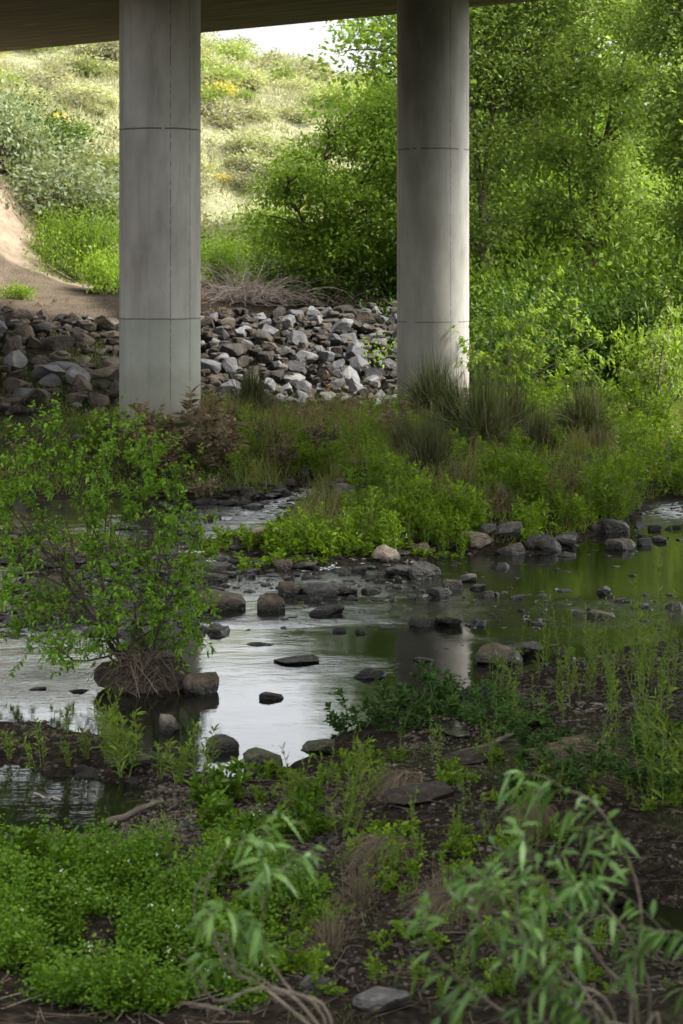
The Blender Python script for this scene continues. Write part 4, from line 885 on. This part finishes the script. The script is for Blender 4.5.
# short turf on the island and mossy turf patches near
def turf(name, u0, u1, d0, d1, n, L0, L1, W, mat, cond, seed, sprd=.5):
    rng = np.random.default_rng(seed); u = rng.uniform(u0, u1, n); d = rng.uniform(d0, d1, n); x = (u-HX)/F*d; z = ground_z(x, d); ok = cond(u, d, x, z)
    P = np.stack([x, d, z-.01], -1)[ok]; m = len(P); D = rng.normal(0, sprd, (m, 3)); D[:, 2] = 1; G = Geo()
    blades(G, P, D, rng.uniform(L0, L1, m), W, (1, .15), .2, 0, rng); return tag(G.build(name, mat), kind='stuff')
pat = lambda x, y, a, b: np.sin(x*a+1.7*np.sin(y*b*.7))*np.sin(y*b+1.3*np.sin(x*a*.8))
turf('grass', -400, 1100, 30, 53, 120000, .05, .24, .018, LM['grass'], lambda u, d, x, z: (z > .04) & (pat(x, d, 1.1, .9) > -.45), 1)
turf('tall_grass', 200, 720, 31, 50, 22000, .25, .7, .014, LM['tallg'], lambda u, d, x, z: (z > .08) & (pat(x+5, d, 1.6, 1.2) > -.1), 12, .35)
turf('short_grass', -100, 900, 10, 27, 60000, .02, .07, .006, LM['grass'], lambda u, d, x, z: (z > .07) & (pat(x, d, 2.3, 1.9) > .42), 2)
turf('dead_grass_litter', -100, 900, 9.5, 26, 16000, .04, .16, .004, LM['dry'], lambda u, d, x, z: (z > .05) & (u > 200) & (pat(x+3, d, 1.7, 1.3) > .0), 3, 3.0)
turf('dry_path_litter', 200, 400, 33, 48, 30000, .03, .14, .012, LM['dry'], lambda u, d, x, z: (z > .05) & (np.abs(u-303+8*np.sin(d*1.3)) < 46), 6, 2.2)
turf('leaf_litter', -300, 900, 9.5, 52, 14000, .015, .05, .018, LM['rust'], lambda u, d, x, z: (z > .03), 4, 4.0)
# cress carpet at the lower left: nobody could count its stems
def cress():
    rng = np.random.default_rng(8); G = Geo(); Fl = Geo(); n = 2600
    py = rng.uniform(835, 1012, n*2); px = rng.uniform(-40, 345, n*2)
    dens = (rng.random(n*2) < 1.15-((px-90)/260)**2*.9) & (np.sin(px*.05+py*.02)*np.sin(py*.075+px*.01) > -.42+.25*(px > 180)) & (px < 330-np.abs(py-925)*.9) & (py > 850+ 22*np.sin(px*.04)-np.where(px < 60, 20, 0)) & (py < 1008-12*np.sin(px*.03+1))
    px, py = px[dens], py[dens]; d = F*(CZ-.12)/(py-HY); x = (px-HX)/F*d; z = ground_z(x, d); ok = z > -.06
    for X, Y, Z in zip(x[ok], d[ok], z[ok]):
        h = rng.uniform(.10, .36)*(.7+.55*math.sin(X*4.3+2*math.sin(Y*2))*math.sin(Y*3.7)); S0 = np.array([X, Y, Z]); m = 24
        t = rng.uniform(.15, 1, m)[:, None]; lean = rng.normal(0, .25, 2)
        P = S0+np.hstack([t*lean*h, t*h])+rng.normal(0, .035, (m, 3)); D = rng.normal(0, 1, (m, 3)); D[:, 2] = D[:, 2]*.4+.25
        blades(G, P, D, rng.uniform(.018, .038, m), rng.uniform(.014, .024, m), (0, 1, .85, 0), .2, 0, rng)
        if rng.random() < .035: blades(Fl, S0+np.array([lean[0]*h, 0, h+.02])+rng.normal(0, .008, (7, 3)), rng.normal(0, 1, (7, 3)), .010, .009, (0, 1, .85, 0), 0, 0, rng)
    tag(G.build('cress_carpet', LM['cress']), kind='stuff'); tag(Fl.build('cress_flowers', LM['white']), kind='stuff')
cress()
# ------------------------------------------------------------------ leafy shrub on its islet
DKB = noise_mat('dark_bark', S3((.022, .016, .011), (.05, .038, .028), (.09, .07, .053)), 6, .9, .5, 25)
def islet_shrub():
    rng = np.random.default_rng(77); p = hit(140, 690, floor=0.0); d0 = p[1]; s = d0/F
    root = tag(link('willow_shrub', None, None, p), 'large airy green shrub on a root mound in the stream at the left', 'shrub')
    T = Geo(); G = Geo(); Rt = Geo()
    def tgt(u, v, dd=0): q = at(u, v, d0+dd); return q-p
    ends = [(35,430),(110,425),(150,445),(-10,470),(-20,510),(20,440),(60,425),(100,435),(135,425),(160,450),(185,475),(5,500),(40,520),(90,480),(130,500),(170,520),(195,560),(205,600),(200,630),(10,560),(-15,600),(20,630),(50,600),(90,560),(120,590),(150,560),(165,610),(60,660),(100,640),(145,640),(180,650),(-25,470),(-30,540),(200,520),(75,500),(30,650),(190,590),(110,615),(150,600),(15,600),(110,530),(150,500),(60,560)]
    prim = []
    for ie, (u, v) in enumerate(ends[::-1]):
        e = tgt(u, v, rng.uniform(-.8, .8)); b = np.array([rng.normal(0, .16), rng.normal(0, .16), .05])
        if ie >= 15:
            q = prim[int(np.argmin([np.linalg.norm(w_[6]-e) for w_ in prim]))]; b = q[int(rng.integers(2, 5))]
        k = np.linspace(0, 1, 9)[:, None]; P = b*(1-k)+e*k; P[:, 2] += np.sin(k[:, 0]*3.14)*rng.uniform(.0, .32); P[1:-1] += rng.normal(0, .04, (7, 3))
        if ie < 15: prim.append(P)
        tube(T, P, np.linspace(.017 if ie < 15 else .008, .003, 9), 5); leaves_on(G, P, 12, .06, .024, rng, .5, .9, .35, hang=.15)
        for _ in range(int(rng.integers(17, 24))):
            i = int(rng.integers(5, 9)); q = P[i]; dr = unit(P[i]-P[i-1])*.5+rng.normal(0, .8, 3); dr[2] += .25
            B = curve_pts(q, dr, rng.uniform(.15, .42), 5, rng, .1, .3); tube(T, B, np.linspace(.0035, .0012, 6), 4)
            leaves_on(G, B, int(rng.integers(13, 22)), .056, .027, rng, .1, .95, .25, hang=.0)
    T.build('stems', DKB, root, True); G.build('foliage', LM['shrub'], root)
    for _ in range(330):
        a = rng.uniform(0, 6.28); r = rng.uniform(.05, .55); st = np.array([math.cos(a)*r*.7, math.sin(a)*r*.5, rng.uniform(.05, .42)])
        P = curve_pts(st, [rng.normal(0, 1), rng.normal(0, 1), rng.uniform(-1.2, .8)], rng.uniform(.2, .6), 6, rng, -.9, .6); P[:, 2] = np.maximum(P[:, 2], -.08); tube(Rt, P, rng.uniform(.0015, .005), 3)
    Rt.build('root_tangle', TWIG, root)
    q = put_rock('root_mound', RND[3], (p[0]+.02, p[1]+.05, p[2]-.12), (1.05, .7, .42), .3, noise_mat('rooty_mud', S3((.012, .009, .007), (.035, .025, .018), (.07, .05, .035)), 9, .9, 1, 20), 'dark muddy mound of earth holding the shrub roots', None, 'earth mound')
islet_shrub()
# matted root clump further back, and the brush heap above the stones
def brush(name, px, py, d, n, w_, h_, label, cat, seed, r=(.004, .012), mat=None, ln=(.8, 2.0)):
    rng = np.random.default_rng(seed); x = (px-HX)/F*d; z = gz(x, d); T = Geo()
    for _ in range(n):
        st = np.array([rng.normal(0, w_*.32), rng.normal(0, w_*.2), rng.uniform(0, .4)*h_]); dr = np.array([st[0]/w_*1.6+rng.normal(0, .5), rng.normal(0, .5), rng.uniform(.1, 1.1)])
        P = curve_pts(st, dr, rng.uniform(*ln)*h_, 7, rng, -1.3, .5); P[:, 2] = np.maximum(P[:, 2], -.05); tube(T, P, np.linspace(r[1], r[0], 8)*rng.uniform(.5, 1), 4)
    return tag(T.build(name, mat or TWIG, None, False, (x, d, z)), label, cat)
brush('brush_heap', 246, 300, 59.5, 420, 2.3, 1.0, 'heap of bare grey brown twigs above the stones right of the nearer column', 'brush heap', 5, (.004, .012), noise_mat('grey_twigs', S3((.13, .10, .085), (.2, .165, .14), (.28, .24, .2)), 6, .9, .1))
brush('brush_heap', 330, 300, 60.5, 160, 2.4, .7, 'dark tangle of dead sticks under the round tree', 'brush heap', 6, (.006, .018))
brush('brush_heap', 372, 318, 56.0, 300, 2.2, 1.1, 'dark brush heap sprawling over the stones left of the farther column', 'brush heap', 16, (.005, .016))
brush('root_clump', 62, 600, 24.5, 160, .6, .4, 'brown matted root clump in the shallows behind the shrub', 'root clump', 7, (.002, .006))
brush('root_clump', 70, 545, 29, 120, .7, .35, 'smaller matted clump of roots at the back of the left shallows', 'root clump', 9, (.002, .006))
# driftwood
def stick(px0, py0, px1, py1, r, label, mat=None, name='driftwood'):
    a, b = hit(px0, py0), hit(px1, py1); k = np.linspace(0, 1, 8)[:, None]; rng = np.random.default_rng(int(px0)); P = a*(1-k)+b*k+rng.normal(0, .012, (8, 3)); P[:, 2] += r*.8
    T = Geo(); tube(T, P-P[0], np.linspace(r, r*.5, 8), 7); tag(T.build(name, mat or TWIG, None, True, P[0]), label, 'stick')
stick(104, 827, 164, 806, .035, 'brown driftwood branch lying across the gravel bar', BARK); stick(35, 798, 62, 800, .012, 'thin pale stick floating in the left pool', PALE); stick(455, 760, 520, 735, .03, 'dark branch lying on the muddy near bank', BARK)
# young tree in front of the thicket, right of the farther column
def sapling(px, py, d, tips, label, leaf, L=.13, W=.05, seed=1, nl=26, name='sapling', bark=None, nb=9, blen=(.4, .9), r=.03):
    rng = np.random.default_rng(seed); x = (px-HX)/F*d; z = gz(x, d); p = np.array([x, d, z]); root = tag(link(name, None, None, p), label, 'sapling'); T = Geo(); G = Geo()
    for (u, v) in tips:
        e = at(u, v, d+rng.uniform(-.6, .6))-p; k = np.linspace(0, 1, 8)[:, None]; b = np.array([rng.normal(0, .08), rng.normal(0, .08), -.05]); P = b*(1-k)+e*k; P[:, 2] += np.sin(k[:, 0]*3.14)*.18; P[1:-1] += rng.normal(0, .05, (6, 3))
        tube(T, P, np.linspace(r, r*.25, 8), 5)
        for _ in range(nb):
            i = int(rng.integers(3, 8)); dr = unit(P[i]-P[i-1])*.6+rng.normal(0, .7, 3); B = curve_pts(P[i], dr, rng.uniform(*blen), 5, rng, 0, .3); tube(T, B, np.linspace(r*.25, r*.1, 6), 4)
            leaves_on(G, B, nl, L, W, rng, .05, 1.0, .35, hang=.25)
    T.build('stems', bark or BARK, root, True); G.build('foliage', leaf, root); return root
sapling(500, 415, 46, [(490,330),(470,345),(515,300),(545,310),(575,330),(600,340),(530,345),(560,365),(480,370),(510,370),(590,370),(545,280),(520,320),(575,300)], 'bright leafy sapling with pale stems in front of the thicket', LM['bright'], .13, .055, 3, 24, bark=PALE)
sapling(655, 440, 45, [(650,330),(672,300),(690,340),(640,370),(700,380),(668,360),(625,385)], 'bright green sapling at the right edge above the weeds', LM['tree'], .13, .05, 4, 24)
sapling(455, 390, 47, [(440,330),(452,342),(462,350),(430,345),(475,335)], 'thin sparse sapling in front of the farther column', LM['weedy'], .09, .035, 5, 5, nb=4, r=.014, blen=(.3, .6))
# ------------------------------------------------------------------ out of focus willow in the near foreground
def near_willow(px, d, z0, arcs, label, seed, leafn=26, L=.088, W=.017, r=.008, bare=(), hang=.35, barkm=None):
    rng = np.random.default_rng(seed); x = (px-HX)/F*d; p = np.array([x, d, gz(x, d)]); root = tag(link('willow_sapling', None, None, p), label, 'willow'); T = Geo(); G = Geo()
    def spline(pts):
        pts = np.array(pts); out = []
        Q = np.vstack([2*pts[0]-pts[1], pts, 2*pts[-1]-pts[-2]])
        for i in range(1, len(Q)-2):
            for t in np.linspace(0, 1, 7)[:-1]:
                a, b, c, e = Q[i-1:i+3]; out.append(.5*((2*b)+(c-a)*t+(2*a-5*b+4*c-e)*t*t+(3*b-a-3*c+e)*t**3))
        out.append(pts[-1]); return np.array(out)
    for arc in arcs:
        pts = [np.array([rng.normal(0, .04), rng.normal(0, .04), -.05])]+[at(u, v, d+dd)-p for u, v, dd in arc]; P = spline(pts); tube(T, P, np.linspace(r, r*.22, len(P)), 6)
        k0 = int(len(P)*.52)
        leaves_on(G, P[k0:], leafn, L, W, rng, .0, .9, .4, hang=hang, var=.4)
        leaves_on(G, P[-5:], 12, L*.9, W*.9, rng, .2, .45, .6, hang=hang*.8)
        for _ in range(6):
            i = int(rng.integers(k0, len(P)-1)); B = curve_pts(P[i], unit(P[i]-P[i-1])*.7+rng.normal(0, .7, 3)+np.array([0, 0, .1]), rng.uniform(.12, .3), 5, rng, -.9, .2); tube(T, B, np.linspace(r*.22, r*.1, 6), 4)
            leaves_on(G, B, 9, L, W, rng, .2, .8, .4, hang=hang, var=.4)
    for arc in bare:
        P = spline([at(u, v, d+dd)-p for u, v, dd in arc]); tube(T, P, np.linspace(r*1.0, r*.4, len(P)), 6)
    T.build('stems', barkm or BARK, root, True); G.build('foliage', LM['willow'], root)
near_willow(640, 6.6, .8, [[(640,1040,0),(600,960,0),(545,885,.1),(520,840,.1)],[(650,1040,.1),(640,960,0),(600,900,-.1),(570,880,-.1)],[(620,1040,0),(560,980,-.1),(500,950,-.1),(470,900,0)],
            [(610,1040,-.2),(560,1000,-.2),(520,930,-.2),(490,880,-.2)],[(700,1040,0),(720,1000,0),(690,940,0),(650,930,0)],[(600,1040,-.2),(590,1000,-.2),(560,960,-.2),(540,930,-.2)],
            [(560,1050,0),(500,1010,0),(440,960,0),(420,920,0)],[(630,1040,.3),(640,900,.3),(590,800,.3),(510,790,.3)],[(660,1040,-.2),(640,1030,-.2),(590,1015,-.2),(560,990,-.2)]],
            'near willow with narrow drooping leaves at the lower right, out of focus', 11, 24)
near_willow(330, 6.9, .8, [[(330,1040,0),(270,985,.1),(225,955,.1),(205,900,.1),(225,850,.1),(262,838,.1)],[(335,1040,.1),(290,990,.1),(262,940,.1),(270,880,.1),(292,862,.1)],[(330,1040,.1),(270,990,.1),(225,965,.1),(228,925,.1),(243,915,.1)]],
            'near willow branches with bare curving stems at the bottom, left of the leafy one', 12, 5, bare=[[(330,1040,0),(290,995,0),(250,990,0),(222,1010,0),(200,1040,0)],[(322,1036,0),(260,985,.1),(235,975,.1),(215,945,.1),(195,915,.1),(198,885,.1),(215,875,.1)],
            [(250,990,.1),(215,1000,.1),(190,965,.1),(178,955,.1)],[(222,1010,0),(200,1005,0),(180,1003,0)],[(235,975,.1),(228,940,.1),(205,930,.1)]], r=.006, barkm=BARK)

def twigs(n, seed):
    rng = np.random.default_rng(seed); T = Geo(); py = rng.uniform(650, 1015, n); px = rng.uniform(-30, 710, n); d = F*(CZ-.2)/(py-HY); x = (px-HX)/F*d; z = ground_z(x, d); ok = z > .04
    for X, Y, Z in zip(x[ok], d[ok], z[ok]):
        P = curve_pts([X, Y, Z+.01], [rng.normal(0, 1), rng.normal(0, 1), rng.normal(0, .08)], rng.uniform(.06, .4), 4, rng, 0, .2); P[:, 2] = Z+.012+rng.uniform(0, .02); tube(T, P, rng.uniform(.0012, .0045), 3)
    tag(T.build('twig_litter', noise_mat('litter_twig', S3((.025, .018, .012), (.06, .045, .032), (.13, .102, .076)), 6, .9, .1, island=.4)), kind='stuff')
twigs(1500, 4)
# ------------------------------------------------------------------ light, sky, camera
SUN_AZ, SUN_EL = R(98), R(50)      # azimuth clockwise from +Y (straight away from the camera)
w = bpy.data.worlds.new('World'); SC.world = w; w.use_nodes = True
nt = w.node_tree; nt.nodes.clear()
sk = nt.nodes.new('ShaderNodeTexSky'); sk.sky_type = 'NISHITA'; sk.sun_disc = False
sk.sun_elevation = SUN_EL; sk.sun_rotation = SUN_AZ; sk.dust_density = 3.5; sk.air_density = 1.2; sk.ozone_density = 1
hs = nt.nodes.new('ShaderNodeHueSaturation'); hs.inputs['Saturation'].default_value = .18
bg = nt.nodes.new('ShaderNodeBackground'); bg.inputs[1].default_value = .15
ou = nt.nodes.new('ShaderNodeOutputWorld')
nt.links.new(sk.outputs[0], hs.inputs['Color']); nt.links.new(hs.outputs[0], bg.inputs[0]); nt.links.new(bg.outputs[0], ou.inputs[0])
ld = bpy.data.lights.new('sun', 'SUN'); ld.energy = 1.6; ld.angle = R(16); ld.color = (1, .955, .87)
lo = bpy.data.objects.new('sun', ld); COL.objects.link(lo)
dv = Vector((math.sin(SUN_AZ)*math.cos(SUN_EL), math.cos(SUN_AZ)*math.cos(SUN_EL), math.sin(SUN_EL)))
lo.rotation_euler = dv.to_track_quat('Z', 'Y').to_euler(); lo.location = dv*120
cd = bpy.data.cameras.new('camera'); cam = bpy.data.objects.new('camera', cd); COL.objects.link(cam); SC.camera = cam
cam.location = (0, 0, CZ); cam.rotation_euler = (R(90), 0, 0)
cd.sensor_fit = 'VERTICAL'; cd.sensor_height = 36; cd.lens = F/1024*36; cd.shift_y = -(512-HY)/1024; cd.shift_x = 0
cd.clip_start = .1; cd.clip_end = 4000
cd.dof.use_dof = True; cd.dof.focus_distance = 27; cd.dof.aperture_fstop = 3.3
SC.view_settings.view_transform = 'Standard'; SC.view_settings.look = 'None'; SC.view_settings.exposure = 2.25; SC.view_settings.gamma = 1
SC.cycles.max_bounces = 8; SC.cycles.volume_bounces = 0; SC.cycles.diffuse_bounces = 3; SC.cycles.transparent_max_bounces = 4; SC.cycles.use_denoising = True
SC.cycles.sample_clamp_indirect = 6; SC.cycles.caustics_reflective = False; SC.cycles.caustics_refractive = False
